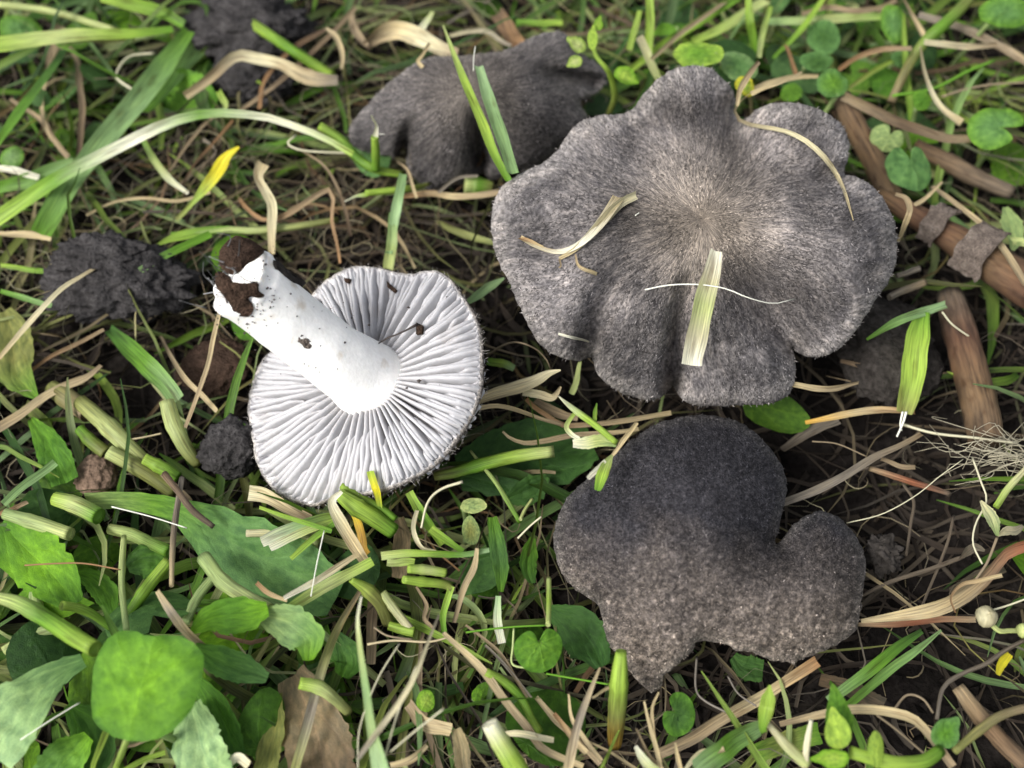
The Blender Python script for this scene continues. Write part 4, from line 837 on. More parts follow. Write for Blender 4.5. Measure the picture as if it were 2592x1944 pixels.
G|l|green>leafb>green|50,88,92,30|.9,1.2|1140,330 1165,460 1185,600 1185,725|=rolled_leaf:rolled green leaf hanging left of the dark notched cap
G|b|white>pale>bgreen>pgreen>mint|8,22,36,44,60,100|3.0,2.8,2.6,2.4|450,750 430,870 440,1000 460,1150 480,1300 500,1450 550,1680|long white-tipped blade standing in front of the papery sheath
G|b|grey>cream>cream>grey|8,20,28,30,24|2.8,2.9,2.7,2.4|862,850 800,1000 740,1150 660,1290 560,1430 430,1610|broad silvery dry strand slanting past the white-tipped blade
G|h|cream|11,9|2.6,2.4|885,1345 750,1450 600,1575|silvery thread crossing the broad silvery strand
G|h|cream|11,9|2.6,2.3|740,1120 640,1370 560,1650|silvery thread hanging from the broad silvery strand
G|h|cream|8,7|2.2,2.0|650,1000 530,1200 440,1450 430,1660|faint silvery thread left of the white-tipped blade
G|s|straw>straw>tan>straw|20,38,40,38,40,30|1.3,1.2,1.0,.8|880,945 1000,1050 1100,1150 1200,1290 1330,1450 1410,1560 1620,1650|long straight pale straw below the kidney-shaped leaf
G|t|lime>green>lime|44,48,44,36|1.2,1.0,.8|1105,1150 1200,1200 1290,1285 1345,1390 1395,1470|jointed green stem crossing the long pale straw
G|t|white>pale>lime>lime|90,106,112,108|1.8,1.6,1.4|1125,1420 1170,1500 1225,1590 1290,1690|split white-topped cut stem standing by the long pale straw
G|t|lime>lime>olive>amber|60,92,98,96,80|1.9,1.6,1.0,.2|1822,1040 1812,1180 1802,1330 1788,1530|thick cut green stalk standing in front of the dark notched cap
G|K|green>leaf|0|1.3|1390,1035,250,250,92|kidney-shaped green leaf beside the thick cut green stalk
G|t|pale>lime>pale|24,28,26|1.3,1.6|1440,655 1440,780 1436,905|slim pale cut stem above the kidney-shaped leaf
G|h|green|12,11|1.0|1000,942 1150,922 1290,910 1430,905|=runner:thin green runner behind the kidney-shaped leaf
G|h|pale|12,12|1.0|1255,920 1250,1020 1248,1110 1340,1132|=runner:square-bent pale stem left of the kidney-shaped leaf
G|h|green|12,11|.9|1425,1160 1600,1190 1760,1217|=runner:thin green runner right of the kidney-shaped leaf
G|s|straw>grey>straw|10,34,42,50|2.0,1.7,1.4|1712,1130 1650,1270 1590,1430 1540,1670|silvery tan sheath rising by the thick cut stalk
G|s|straw|14,26,24|1.2,1.0|1545,1265 1560,1400 1640,1520 1720,1620|=dry_straw:thinnest upright straw of the fan below the thick cut stalk
G|s|orange>straw|18,30,30|.9|1465,1370 1550,1480 1640,1580|=dry_straw:orange-tinted short straw in the fan below the thick cut stalk
G|s|straw>tan|24,36,34,30|.8|1370,1285 1470,1395 1570,1485 1710,1640|=dry_straw:widest tan straw in the fan, nearest the split white-topped stem
G|s|straw|14,18,14|1.5|1670,1285 1750,1240 1835,1215|pale wisp touching the thick cut stalk
G|s|cream|24,36,30|1.0|1195,1478 1320,1482 1465,1512|flat cream straw beside the split white-topped stem
G|h|straw|14,12|1.1|480,1005 620,985 800,992 910,968|=dry_tendril:level thin straw under the cream stub
G|h|tan|13,11|1.0|515,915 590,960 720,980|=dry_tendril:bent thin straw at the cream stub's foot
G|l|straw>tan|50,84,88,80|.8|950,1450 975,1540 985,1640 995,1720|=papery_sheath:tan split sheath between the silvery strand and the cut stem
G|s|tan>straw|54,72,60|.7,.9|690,1320 780,1420 920,1460|curled tan leaf base under the silvery strand
G|s|straw|26,42,36|1.0|600,1645 720,1612 795,1535|pale curl of leaf right of the white-tipped blade
G|l|tan|70,92,94,80|.5,.8|640,340 665,440 655,560 650,650|=papery_sheath:pale brown sheath right of the fat clipped stalk
G|s|brown>tan|44,52,46|.4|495,570 505,760 500,930 500,1110|upright brown straw behind the olive pointed stub
G|l|dgreen>leafd|60,230,260,80|.4,.6|1440,820 1560,900 1660,1000 1720,1120|=broad_leaf:dark leaf tucked under the left edge of the notched cap
G|l|green>dgreen|30,96,100,40|.7,.9|1355,440 1340,520 1330,600 1350,680|=small_leaf:narrow drooping leaf beside the dark notched cap
G|O|lime>leafl|0|1.0|790,1305,95,115,60|little round bud leaf in the straw below the cuttings
G|O|pgreen>pale|0|1.0|1040,270,150,76,10|papery pale leaf above the hanging rolled leaf
G|O|olive>pgreen|0|.8|1025,405,96,150,270|limp pale leaf left of the hanging rolled leaf
G|O|green>leafl|0|.8|1060,1272,60,64,60|tiny green leaf beside the jointed green stem
G|s|tan|14,22,18|.6,.8|740,700 790,790 780,870 830,920|wrinkled tan strand under the plump cuttings
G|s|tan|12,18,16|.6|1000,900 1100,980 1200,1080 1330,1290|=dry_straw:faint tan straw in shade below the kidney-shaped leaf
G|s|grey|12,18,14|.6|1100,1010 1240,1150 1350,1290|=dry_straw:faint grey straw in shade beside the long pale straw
G|b|mint>white|30,46,40|.8,.6|1170,750 1170,880 1190,1000|split pale blade end below the rolled leaf
G|h|cream|12,10|1.0,1.2|1275,445 1340,380 1400,330|=dry_tendril:white curl touching the dark notched cap
H|k|brown>wood>wood>brown|84,100,100,96|.9,.7,.6|135,160 200,300 262,420 345,590|=fallen_stick:smooth brown stick running under the large cap's upper right lobe
H|k|wood>rust>wood>rust|70,96,116,140,170,178|.6,.8,.9,1.0|290,560 430,650 580,740 720,830 850,915 960,985|@stick2 shaft
H|k|dusk>rust>wood>brown|110,136,140,150,150|.5,.6,.5|585,985 620,1120 665,1280 712,1450 745,1610|=fallen_stick:upright brown stick with a dark scarred lower end
H|k|grey>tan|26,32,30|1.0,.9|330,1000 400,968 482,938|small grey twig over the rotten wood
H|k|grey|22,26|.8|360,912 460,880|short grey twig touching the large cap's rim
H|k|wood>dusk|60,80,60|.2|440,360 560,420 700,500 850,560|=fallen_stick:half buried dark stick under the kidney leaf pair
H|b|green>lime>lime>olive|50,90,98,88,60|1.4,1.3,1.1,.9|478,1055 450,1200 428,1350 395,1485|@rootblade blade
H|h|white|12,8|.9,.8|405,1480 390,1530 365,1585|@rootblade torn_root
H|h|white|10,7|.9,.8|390,1480 380,1530 385,1560|@rootblade torn_root
H|b|green>mint|10,34,38,30|1.4,1.5,1.3|238,1175 350,1110 450,1068 575,1028|green pointed blade bridging the upright stick and the rotten wood
H|h|cream|9,7|1.2,.8|555,1060 600,1115 685,1175|white thread hanging from the upright stick
H|s|amber>straw>orange|16,28,30,24|.7,.8|-20,1525 150,1490 300,1473 440,1478|golden curved straw between the large and the dark cap
H|h|cream|13,11|.7|380,1530 520,1570 700,1590 870,1612|=dry_tendril:pale thin stem running to the pale root tuft
H|s|brown>tan|14,24,16|.6|130,1268 300,1308 385,1332|brown straw sliver over the rotten wood
H|K|leafb>leafb|0|1.2|425,452,206,210,95|blue-green kidney leaf with a deep notch above the peeling stick
H|K|pgreen>pgreen|0|1.0|325,330,136,118,60|pale yellowish kidney leaf touching the blue-green kidney leaf
H|K|leafb>green|0|1.2|778,278,232,172,330|kidney leaf with a side notch over the brown strap
H|O|green>leafb|0|1.5|98,100,135,125,120|round notched leaf above the smooth brown stick
H|O|leaf>green|0|.9|470,172,84,84,50|small dim leaf under the slanting olive stalk
H|l|pgreen|20,90,80,20|.9|820,620 845,680 860,750 850,800|=small_leaf:thin pale leaf fragment behind the peeling stick
H|b|pale|26,36|.9|760,748 830,760 910,772|pale stem stub behind the peeling stick
J|t|olive>green>olive>tan|60,66,62,54,50|1.6,1.5,1.0,.5|1920,-20 1780,120 1650,240 1560,370 1460,580|long slanting olive stalk above the kidney leaves
J|s|orange>tan|24,30,24|1.2,1.4|1165,390 1280,320 1420,275 1580,275|bowed rusty straw joining the slanting olive stalk
J|s|straw>cream>straw|24,40,40,36,44|1.5,1.2,.9|1625,260 1650,400 1700,530 1760,620 1860,695|cream bent strand hanging from the slanting olive stalk
J|s|cream>tan|30,36,26|1.4,1.2|1650,235 1740,245 1900,265 2060,248|pale curl leading right from the slanting olive stalk
J|s|tan>brown>tan|50,54,54,52,44|1.3,1.1,.9|1190,540 1350,620 1500,690 1650,740 1780,780 1910,782|brown flat strap above the blue-green kidney leaf
H|s|tan>straw>tan|20,28,32,34|1.0,1.3,1.4|515,535 620,610 720,690 800,780 910,950|long tan straw lying over the peeling stick
H|s|straw|16,12|1.1,1.3|440,610 500,570 558,512|short pale splinter at the head of the long tan straw
J|b|lime>green|30,44,48,40|.8,1.0|-20,400 150,270 350,140 620,-30|=grass_strand:slanting green blade crossing the whitish blade behind the large cap
J|b|lime>pale|40,60,60|.9|340,235 500,160 760,0|broad slanting yellow-green blade in the lush grass
J|b|lime>green|34,46,40|1.5,1.2,.6|655,-20 668,120 695,300|upright green blade right of the broad slanting blade
J|b|pale>lime|26,36,26|1.7,1.2|718,320 740,180 780,30|pale upright blade beside the upright green blade
J|b|green>lime|22,32,26|.8,1.3|800,330 930,190 1090,-20|=grass_strand:thin slanting green blade crossing the level pale green blade
J|b|bgreen>pale>green|40,48,44,30|.9|750,120 1000,112 1250,100 1545,90|level pale green blade behind the round leaves
J|b|cream>pale|40,48,36|1.7,1.0|40,205 90,320 155,450|whitish blade touching the upper lobe of the large cap
J|b|lime|40,48,44|1.6,1.0|95,-20 102,140 92,300|=grass_strand:tall upright lime blade beside the slanting dry tan blade
J|b|lime|26,34,30|1.3,.8|40,60 20,160 -20,280|=grass_strand:thin lime blade leaning toward the small lime-leaved plant
J|s|tan|24,30,24|1.0|960,75 1100,42 1250,62 1400,40 1490,-5|wavy tan stem at the top behind the level blade
J|s|tan>straw|30,36,30|1.2,.9|1530,-20 1590,100 1645,200|tan straw meeting the slanting olive stalk
J|s|grey>tan|36,46,44|1.1,.9|1620,85 1850,150 2050,250 2230,350|long grey straw behind the side-notched kidney leaf
J|s|straw>tan|20,26,22|1.4,1.0|110,330 260,200 400,100 540,0|dry tan blade among the lush green grass
J|s|orange|22,28|1.0|860,250 900,340 930,430|rusty upright straw beside the round notched leaf
J|s|straw|14,30,26,20|1.4,1.3|640,520 760,470 900,440 1050,430|fibrous pale straw bundle by the notch of the large cap
J|b|olive>lime|20,26,22|.7|1230,490 1370,400 1500,320|thin olive blade right of the round notched leaf
J|h|green|18,16|.9|1470,540 1700,500 1900,400 2050,340|=runner:thin olive runner under the side-notched kidney leaf
J|h|tan|14,12|.8|1750,545 1900,500 2050,475 2230,465|=dry_tendril:thin brown stem behind the side-notched kidney leaf
J|O|green>lime|0|2.0|372,300,285,160,170|bright round leaf behind the upper lobe of the large cap
J|O|leafb>bgreen|0|1.5|605,370,230,165,200|dull blue-green leaf beside the bright round leaf
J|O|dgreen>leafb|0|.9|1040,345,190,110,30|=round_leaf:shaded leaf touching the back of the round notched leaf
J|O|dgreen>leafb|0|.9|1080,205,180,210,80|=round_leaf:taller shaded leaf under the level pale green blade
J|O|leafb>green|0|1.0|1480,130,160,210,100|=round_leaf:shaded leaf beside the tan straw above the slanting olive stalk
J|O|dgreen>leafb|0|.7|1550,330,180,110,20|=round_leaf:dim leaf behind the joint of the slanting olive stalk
J|O|green|0|.8|900,520,130,100,120|=round_leaf:small shaded leaf under the fibrous pale straw bundle
J|O|leafb>green|0|1.6|2110,65,290,180,40|large soft leaf at the far right above the side-notched leaf
J|O|lime>yellow|0|1.8|640,485,115,120,60|yellow-green bud leaf in the notch of the large cap
J|V|green|0|1.0|190,170,150,90,200|=pointed_leaf:small pointed leaf deep in the lush grass
D|t|olive>lime>lime|40,44,36,24|.4,1.2,1.9,2.1|1985,700 2035,560 1995,400 1910,290 1880,200|@chick2 stem
D|V|pale>lime|0|2.2|1775,205,150,150,150|@chick2 leaf
D|V|pale>lime|0|2.1|1760,320,120,110,210|@chick2 leaf
D|V|lime>lime|0|2.4|1880,165,90,180,80|@chick2 leaf
D|V|lime>leafl|0|1.9|2105,420,190,180,340|@chick2 leaf
D|V|lime>leafl|0|2.5|1920,60,80,110,70|@chick2 leaf
L|s|grey>grey>tan|44,46,44,30|.9,.8,.6|0,880 200,810 380,722 560,605 700,540 835,465|=dry_tendril:smooth grey stem rising from the notch of the dark cap
L|k|tan>red>dusk|30,40,38,26|.5,.4|525,678 680,728 860,782 1010,835|cut reddish twig on the bare dark soil
L|h|cream|8,7,5|.5,1.0|385,1005 600,950 800,840 950,720 1085,622|long fine thread across the bare dark soil
L|h|tan|9,8|.5|180,515 330,530 505,605|=dry_tendril:short fine thread beside the smooth grey stem
L|s|tan|20,28,24|.4|590,620 700,660 800,672|tan sliver on the soil under the smooth grey stem
L|s|straw>straw>tan>red|20,60,90,100,86,80|.8,1.0,1.0,1.1|470,1595 700,1560 950,1510 1120,1420 1250,1310 1350,1190 1470,1140|broad pale tan straw bundle bowing up beside the dark cap
L|s|tan>red>tan|26,36,34|.7|440,1610 700,1612 950,1582 1160,1580|reddish straw under the pale tan straw bundle
L|k|dusk|20,28,26|.3,.4|470,1445 650,1360 850,1290 1085,1208|dark grey twig half hidden on the bare soil
L|k|dusk|14,18,16|.2|820,1560 900,1350 990,1120 1030,960|=twig:thin dark twig passing under the dark grey twig
L|k|dusk|12,16,14|.2|240,830 420,700 640,640 850,420|=twig:thin dark twig under the smooth grey stem
L|k|dusk|16,20,16|.2|740,1200 770,1010 790,870 720,760|=twig:thin dark upright twig between soil crumb and reddish twig
L|s|orange>straw|16,24,22|1.2,1.3|1035,1545 1010,1450 1080,1370 1190,1350 1320,1320|golden loop over the pale tan straw bundle
L|h|tan|20,18|1.0,1.2|1290,1090 1230,1240 1160,1345|=dry_tendril:thin stem crossing the pale tan straw bundle
L|h|cream|13,12|.9,1.1|1140,610 1190,750 1225,870 1160,1010 1145,1130 1200,1250|=dry_tendril:thin wavy stem falling from the pale root tuft
L|l|cream>pgreen|14,70,80,20|1.1|1190,870 1230,930 1265,990 1290,1080|=small_leaf:pale folded leaf below the pale root tuft
L|l|cream>grey|14,50,56,20|1.0|1290,1080 1350,1050 1400,1050 1445,1020|=small_leaf:greyish leaf joined to the pale folded leaf
L|l|dusk>grey|16,56,50,14|.6|1070,1215 1120,1170 1160,1150 1215,1170|=small_leaf:dim grey leaf on the dark grey twig
L|t|cream>lime|34,44,38|1.2,1.0|1470,670 1360,790 1280,910|pale green shoot at the right edge by the root tuft
L|h|cream|14,12|1.0|1250,1530 1350,1500 1460,1460|=dry_tendril:light stem above the round buds
K|s|tan>tan>straw>orange|80,78,72,60,60|.5,.6,.8|160,905 350,820 500,722 700,610 850,510 1045,385|straight brown-tan straw slanting under the torn edge of the dark cap
K|b|mint>green>bgreen|130,136,126,90|1.4,1.2,.9|370,1010 500,905 600,825 730,765|broad cut green blade below the brown-tan straw
K|b|bgreen>green>dgreen|50,62,60,30|.7,.8,.7|1110,610 1350,430 1500,310 1640,215|=split_blade:left half of the long split green blade
K|b|green>bgreen|40,52,50,14|.7,.8|1200,650 1450,440 1600,330 1748,210|=split_blade:right half of the long split green blade
K|l|green>olive>green|110,130,120|.4|690,910 860,850 1060,790|=broad_leaf:dull wide leaf under the bright small-leaved plant
K|s|tan>straw>straw>tan|30,46,50,48,46,44|1.0,1.3,1.4,1.2|830,745 1050,690 1250,655 1450,672 1600,722 1700,835 1810,985|bowed cream straw arching over the bright small-leaved plant
K|V|leaf>green|0|1.9|1165,715,220,290,95|@chick leaf
K|V|lime>lime|0|2.1|1160,790,180,230,105|@chick leaf
K|V|lime>leafl|0|2.0|1135,935,220,140,190|@chick leaf
K|O|lime>lime|0|2.0|1380,885,100,180,90|@chick leaf
K|V|leaf>leafb|0|1.7|1765,795,200,210,45|@chick leaf
K|t|lime>lime>green|70,82,84,70|1.8,1.8,1.6|1230,900 1350,935 1500,965 1640,955 1740,890|@chick stem
K|b|lime>lime>green|12,70,80,60,30|2.0,2.0,1.7|775,520 770,600 755,680 735,760 745,790|upright lime leaf tip beside the broad cut blade
K|t|white>cream|20,40,40|1.7,1.4|1012,715 988,850 975,990|white stub left of the bright small-leaved plant
K|t|cream>pale|30,60,64|1.6,1.4|765,740 870,860 990,975|cream sheath below the upright lime leaf tip
K|K|dgreen>leaf|0|.9|265,690,190,230,150|dark two-lobed leaf below the torn edge of the dark cap
K|k|tan>wood>brown|70,100,104,100|.9,.8|1835,530 1950,690 2080,830 2230,970|=fallen_stick:short brown stick at the lower right corner
K|t|grey>dusk|22,26,24|1.1,1.2|1720,715 1755,540 1860,460 2000,400 2100,330 2230,260|=dry_tendril:dark wiry stem bending beside the round buds
K|t|olive>tan|44,52,48|1.3,1.2|1820,895 1950,785 2080,695 2230,648|olive stem crossing the short brown stick
K|b|yellow|30,62,50|.9|2065,460 2090,400 2130,340|=yellow_leaf:yellow leaf scrap near the round buds
K|U|cream>pale|0|1.3|2000,135,130,122,80|@bulbil bud
K|U|pale|0|1.2|2210,215,90,110,80|@bulbil bud
K|t|pale|30,28|1.2,1.1|2020,170 2070,215 2130,215 2220,215|@bulbil stem
K|s|straw|12,22,26|1.5,1.1|70,615 100,760 140,900 165,1000|=dry_straw:straight pale straw in the tuft below the torn cap edge
K|s|straw>tan|10,20,22|1.6,1.1|150,560 110,660 125,820 170,960|=dry_straw:tallest bowed straw in the tuft below the torn cap edge
K|s|tan|10,18,20|1.4,1.0|20,770 60,850 110,930 180,1000|=dry_straw:short tan straw at the foot of the tuft below the torn cap
K|s|straw|14,24,26|1.3,1.0|240,850 260,930 275,1010|short pale stub beside the straw tuft
K|b|white>pale|20,50,60|1.5,1.2|20,865 70,950 130,1010|white torn blade end at the bottom by the straw tuft
K|s|cream>straw|16,36,30|1.2|300,1000 390,905 520,885|cream dry strip beside the broad cut blade
K|h|grey|14,12|.6,.9|365,360 360,540 410,610 530,675|=dry_tendril:thin grey stem hanging under the torn cap edge
K|h|grey|12,10|.6,.8|540,470 600,570 700,640|=dry_tendril:second thin grey stem under the torn cap edge
K|h|tan|14,12|1.1,1.0|1380,690 1500,780 1650,910|=dry_tendril:thin tan stem right of the bright small-leaved plant
K|h|tan|16,14|.9|1470,670 1550,580 1640,600 1700,680|=dry_tendril:small arched stem above the bowed cream straw
E|l|leaf>green>leaf|80,260,300,120|.3,.4|960,470 1080,540 1200,600 1330,640|=broad_leaf:dark soft leaf behind the crest of the arching blade
E|O|leafb>green|0|.4|120,180,260,170,100|=round_leaf:blurred dull leaf under the bright level blade
E|O|bgreen>green|0|.5|70,970,150,140,60|=round_leaf:pale round leaf left of the widest blade
E|s|tan|40,60,50|.3|300,420 330,250 380,150|papery tan scrap between the pale stem and the bowed straw
E|b|pale>lime|20,40,36|.9,.7|1380,700 1390,640 1350,560|small green leaf tip standing on the crest of the arching blade
E|s|grey>tan|16,24,20|.3|1250,860 1330,940 1200,1060 1080,1180|greyish limp straw below the crest of the arching blade
F|t|pgreen>pale|70,84,80|.9,1.0|30,225 150,260 280,300 400,340|=leaf_stalk:pale flat stalk joining the soft hairy leaf
F|t|pale>green|60,76,70|.5,.7|620,310 740,340 850,390 960,440|=leaf_stalk:soft green stalk under the plantain stalk
F|l|green>leaf|40,140,150,60|.6|420,560 520,600 600,680 640,780|=broad_leaf:crumpled leaf between the hairy leaf and the pale upright stem
F|t|olive>green|50,64,60|.5|1240,1250 1330,1370 1400,1480 1460,1600|=leaf_stalk:olive stalk beside the darker toothed leaf
F|l|leaf>leafd|60,220,260,160|.5|380,1300 480,1420 520,1560 470,1700|=broad_leaf:shaded leaf below the round bright leaf
F|l|leafl>leafb|80,230,260,200|.8|500,1480 420,1560 330,1640 240,1760|=torn_leaf:ragged leaf at the bottom under the pale ribbed leaf
F|b|lime|20,30,26|1.2,1.0|640,1700 780,1630 930,1570|lime narrow stem beside the slender stalk
F|l|leafb>leaf|50,170,190,90|.7|1900,900 1930,980 1960,1060 1930,1140|=torn_leaf:small ragged leaf right of the long olive straw
F|t|pale>pgreen|54,66,60|.8|20,1000 140,930 260,880 360,870|=leaf_stalk:dull stalk crossing under the thick hairy stalk
I|b|olive>green|60,80,70|.2|150,1000 260,1120 330,1260|dull green blade in shade by the flattened brown stalk
I|b|green>bgreen|26,36,30|.6|0,320 150,370 310,410|pale green straw left of the soil lump
I|b|lime>green|22,32,26|.5|0,170 140,190 330,210|yellowish blade running to the soil lump
N|h|tan|14,12|.4|380,60 520,110 700,160 860,180|=dry_tendril:faint thread in the dark gap beside the large cap
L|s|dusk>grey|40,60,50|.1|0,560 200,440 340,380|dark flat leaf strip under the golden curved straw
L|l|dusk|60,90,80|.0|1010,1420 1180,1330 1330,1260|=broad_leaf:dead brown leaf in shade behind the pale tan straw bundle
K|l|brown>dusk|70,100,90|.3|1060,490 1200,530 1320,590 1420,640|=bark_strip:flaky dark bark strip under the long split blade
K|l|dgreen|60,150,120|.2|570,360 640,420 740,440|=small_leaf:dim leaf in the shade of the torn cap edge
'''
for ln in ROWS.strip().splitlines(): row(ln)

# bark peeling in two patches off the thick stick
def peel(uvs, h, seed):
    """curled bark patch: a bent shell over the shaft between two places along it"""
    a, b = [P(src('H', np.array(q, float)), hh) for q, hh in zip(uvs, h)]
    ax = norm(b - a); L = np.linalg.norm(b - a); sdv = norm(np.cross(ax, TOCAM)); fr = norm(np.cross(sdv, ax)); V = []; n, m = 8, 12
    r0 = [0.44, 0.56][seed]
    for layer in (0.0, -0.035):
        for i in range(n):
            for j in range(m):
                an = -1.15 + 2.3 * j / (m - 1); jag = (0.10 * fbm((j * .35, seed * 5.0, i * 1.0), 2)) * (1 if i in (0, n - 1) else 0)
                r = r0 + layer + 0.05 * fbm((i * .7, j * .7, seed), 2) + .05 * (i == n - 1)
                V.append(a + ax * (L * i / (n - 1) + jag) + (sdv * math.sin(an) + fr * math.cos(an)) * r)
    F = []
    for k, lay in enumerate((0, n * m)):
        for i in range(n - 1):
            for j in range(m - 1):
                q = (lay + i * m + j, lay + i * m + j + 1, lay + (i + 1) * m + j + 1, lay + (i + 1) * m + j); F.append(q if k == 0 else q[::-1])
    bd = [i * m for i in range(n)][::-1] + list(range(m))[1:] + [i * m + m - 1 for i in range(n)][1:] + [(n - 1) * m + j for j in range(m)][::-1][1:]
    for a_, b_ in zip(bd[:-1], bd[1:]): F.append((a_, b_, b_ + n * m, a_ + n * m))
    o = mk('bark_patch', V, F, M_PEEL, THINGS['stick2'], smooth=False); o['label'] = 'pale grey peeling bark patch'
peel([(500, 690), (575, 735)], (.80, .84), 0); peel([(650, 790), (765, 855)], (.88, .92), 1)

# ------------------------------------------------------------------ lumps of soil, pebble, rotten wood
def lump(name, b, box, hz, mat, label, cat, rough=.30, freq=1.5, seed=0, group=None, sub=5, squash=.7):
    import bmesh
    bm = bmesh.new(); bmesh.ops.create_icosphere(bm, subdivisions=sub, radius=1.0)
    u0, v0, u1, v1 = box; c = P(src(b, np.array(((u0 + u1) / 2, (v0 + v1) / 2), float)), hz); k = BATCH[b][2] / FPX * depth(c) / 2
    sx, sy = (u1 - u0) * k, (v1 - v0) * k
    V = []
    for v in bm.verts:
        p = np.array(v.co); q = p * freq
        r = 1 + rough * fbm((q[0] + seed, q[1], q[2]), 4) + rough * .9 * abs(mnoise.noise(Vector((q[0] * 1.7 + seed, q[1] * 1.7, q[2] * 1.7)))) - rough * .2 + .10 * fbm((q[0] * 5, q[1] * 5, q[2] * 5 + seed), 3)
        V.append(c + np.array([p[0] * sx, p[1] * sy * 1.05, p[2] * min(sx, sy) * squash]) * r)
    F = [tuple(v.index for v in f.verts) for f in bm.faces]; bm.free()
    return tag(mk(name, V, F, mat), label, cat, group)
lump('soil_lump', 'I', (300, 30, 1120, 520), .45, M_CLOD, 'crumbly dark soil lump under the straight pale straw', 'soil', .28, 2.6, 3.0)
lump('soil_lump', 'I', (330, -20, 900, 260), .8, M_CLOD, 'upper crumb of dark soil stacked on the crumbly lump', 'soil', .28, 2.6, 13.0)
lump('soil_lump', 'I', (1215, 1085, 1560, 1440), .45, M_CLOD, 'small round dark soil ball touching the gill rim', 'soil', .18, 1.6, 5.0)
lump('soil_lump', 'E', (1180, -60, 1900, 420), .5, M_CLOD, 'dark soil mound behind the smooth green cut stem', 'soil', .28, 2.5, 8.0)
lump('soil_lump', 'E', (1330, 330, 1800, 660), .2, M_CLOD, 'lower dark soil crumb below the kinked dry strip', 'soil', .28, 2.4, 18.0)
lump('pebble', 'I', (440, 1310, 700, 1560), .25, M_STONE, 'tan pebble below the clipped stalk cluster', 'stone', .12, 1.0, 2.0)
lump('soil_lump', 'L', (500, 1080, 710, 1300), .3, M_ROT, 'rough soil crumb right of the dark notched cap', 'soil', .4, 2.0, 6.0)
lump('wood_chunk', 'I', (1090, 590, 1500, 960), .05, M_BARK, 'flat reddish brown wood chip under the white stem', 'wood', .2, 1.2, 11.0, squash=.3)
lump('rotten_wood', 'H', (110, 970, 520, 1490), .35, M_ROT, 'dark rotten wood chunk under the right side of the large cap', 'wood', .18, 1.3, 21.0, squash=.5)
# ------------------------------------------------------------------ litter, grass and moss nobody could count
CAPS = [(S_L, 1.2), (S_B, .55), (S_T, .35)]
def mask(u, v, table, default):
    s = default
    for (cu, cv, su, sv, a) in table: s += a * math.exp(-((u - cu) / su) ** 2 - ((v - cv) / sv) ** 2)
    return min(1, max(0, s))
GREEN = [(300, 1650, 700, 380, .8), (1000, 1650, 500, 350, .45), (1900, 100, 700, 220, .9), (250, 250, 450, 350, .55), (700, 1300, 400, 150, .3), (2300, 350, 350, 300, .35)]
STRAW = [(950, 250, 500, 350, .8), (700, 550, 500, 250, .6), (1250, 1600, 450, 350, .75), (1500, 1900, 600, 150, .4), (2000, 150, 600, 250, .3), (200, 600, 300, 300, .4), (400, 1100, 400, 300, .2), (1250, 850, 200, 300, .2), (2400, 1100, 250, 500, .10), (2350, 1250, 300, 450, -.2), (1250, 750, 200, 200, -.1), (300, 1600, 500, 350, -.3), (500, 950, 300, 200, -.15), (1050, 600, 250, 130, -.35), (600, 250, 200, 250, -.3), (1900, 1750, 350, 150, -.25)]
def blocked(p):
    """height the litter may reach here: low under the caps and the overturned mushroom"""
    uv = proj(p); d = np.hypot(p[0] - OC[0], p[1] - OC[1])
    if d < 2.4: return 0.0
    return 9
def strands(name, n, tab, default, lens, wids, hmax, cols, mat, curl, label_seed, nseg=8, flatup=True, upright=0.0, tip=.15, outside=.35, lum=(.3, .95)):
    V, F, C, ST = [], [], [], []; rr = random.Random(label_seed); made = tries = 0
    while made < n and tries < n * 30:
        tries += 1
        x, y = rr.uniform(-17, 17), rr.uniform(-10, 16)
        uv = proj(np.array([x, y, 0.2])); ins = -60 < uv[0] < 2650 and -60 < uv[1] < 2000
        pr = mask(uv[0], uv[1], tab, default) if ins else outside
        if rr.random() > pr: continue
        L = rr.uniform(*lens) * (1 if rr.random() < .8 else 1.4); a = rr.uniform(0, 2 * math.pi); z0 = rr.random() ** 1.6 * hmax
        zlim = blocked((x, y, .2)); z0 = min(z0, zlim)
        p = np.array([x, y, ground_h(x, y) + .03 + z0]); pts = [p.copy()]; da = rr.gauss(0, curl); pit = rr.uniform(-.1, .15) if upright == 0 else rr.uniform(.25, 1.0) * upright
        for i in range(nseg - 1):
            a += da + rr.gauss(0, curl * .7); pit += rr.gauss(0, .10) - (0.10 * upright)
            d = np.array([math.cos(a) * math.cos(pit), math.sin(a) * math.cos(pit), math.sin(pit)])
            p = p + d * L / (nseg - 1); g = ground_h(p[0], p[1]) + .03; p[2] = max(g, min(p[2], g + hmax * (1.0 if upright == 0 else 2.2), max(g, zlim)))
            pts.append(p.copy())
        pts = np.array(pts); wd = rr.uniform(*wids) * (1 if rr.random() < .85 else 1.7)
        prof = np.interp(np.linspace(0, 1, nseg), [0, .3, .8, 1], [.7, 1, .8, tip]) * wd
        up = norm(np.array([rr.gauss(0, .35), -.3 + rr.gauss(0, .3), 1]))
        v, f, _, _ = ribbon_np(pts, prof, up, rr.gauss(0, .3), .22, 3, rr.gauss(0, .5)); b = len(V) * (3 * nseg)
        F += [tuple(i + b for i in q) for q in f]; V.append(v)
        c0 = np.array(PAL[rr.choice(cols)]) * rr.uniform(*lum); c1 = np.array(PAL[rr.choice(cols)]) * rr.uniform(*lum)
        t = np.repeat(np.linspace(0, 1, nseg), 3)[:, None]; C.append(c0 * (1 - t) + c1 * t); ST.append(st_ribbon(pts, prof, 3, made * .37)); made += 1
    o = mk(name, np.vstack(V), F, mat, None, np.vstack(C), np.vstack(ST), kind='stuff'); return o
def lab(o, l, c): tag(o, l, c)
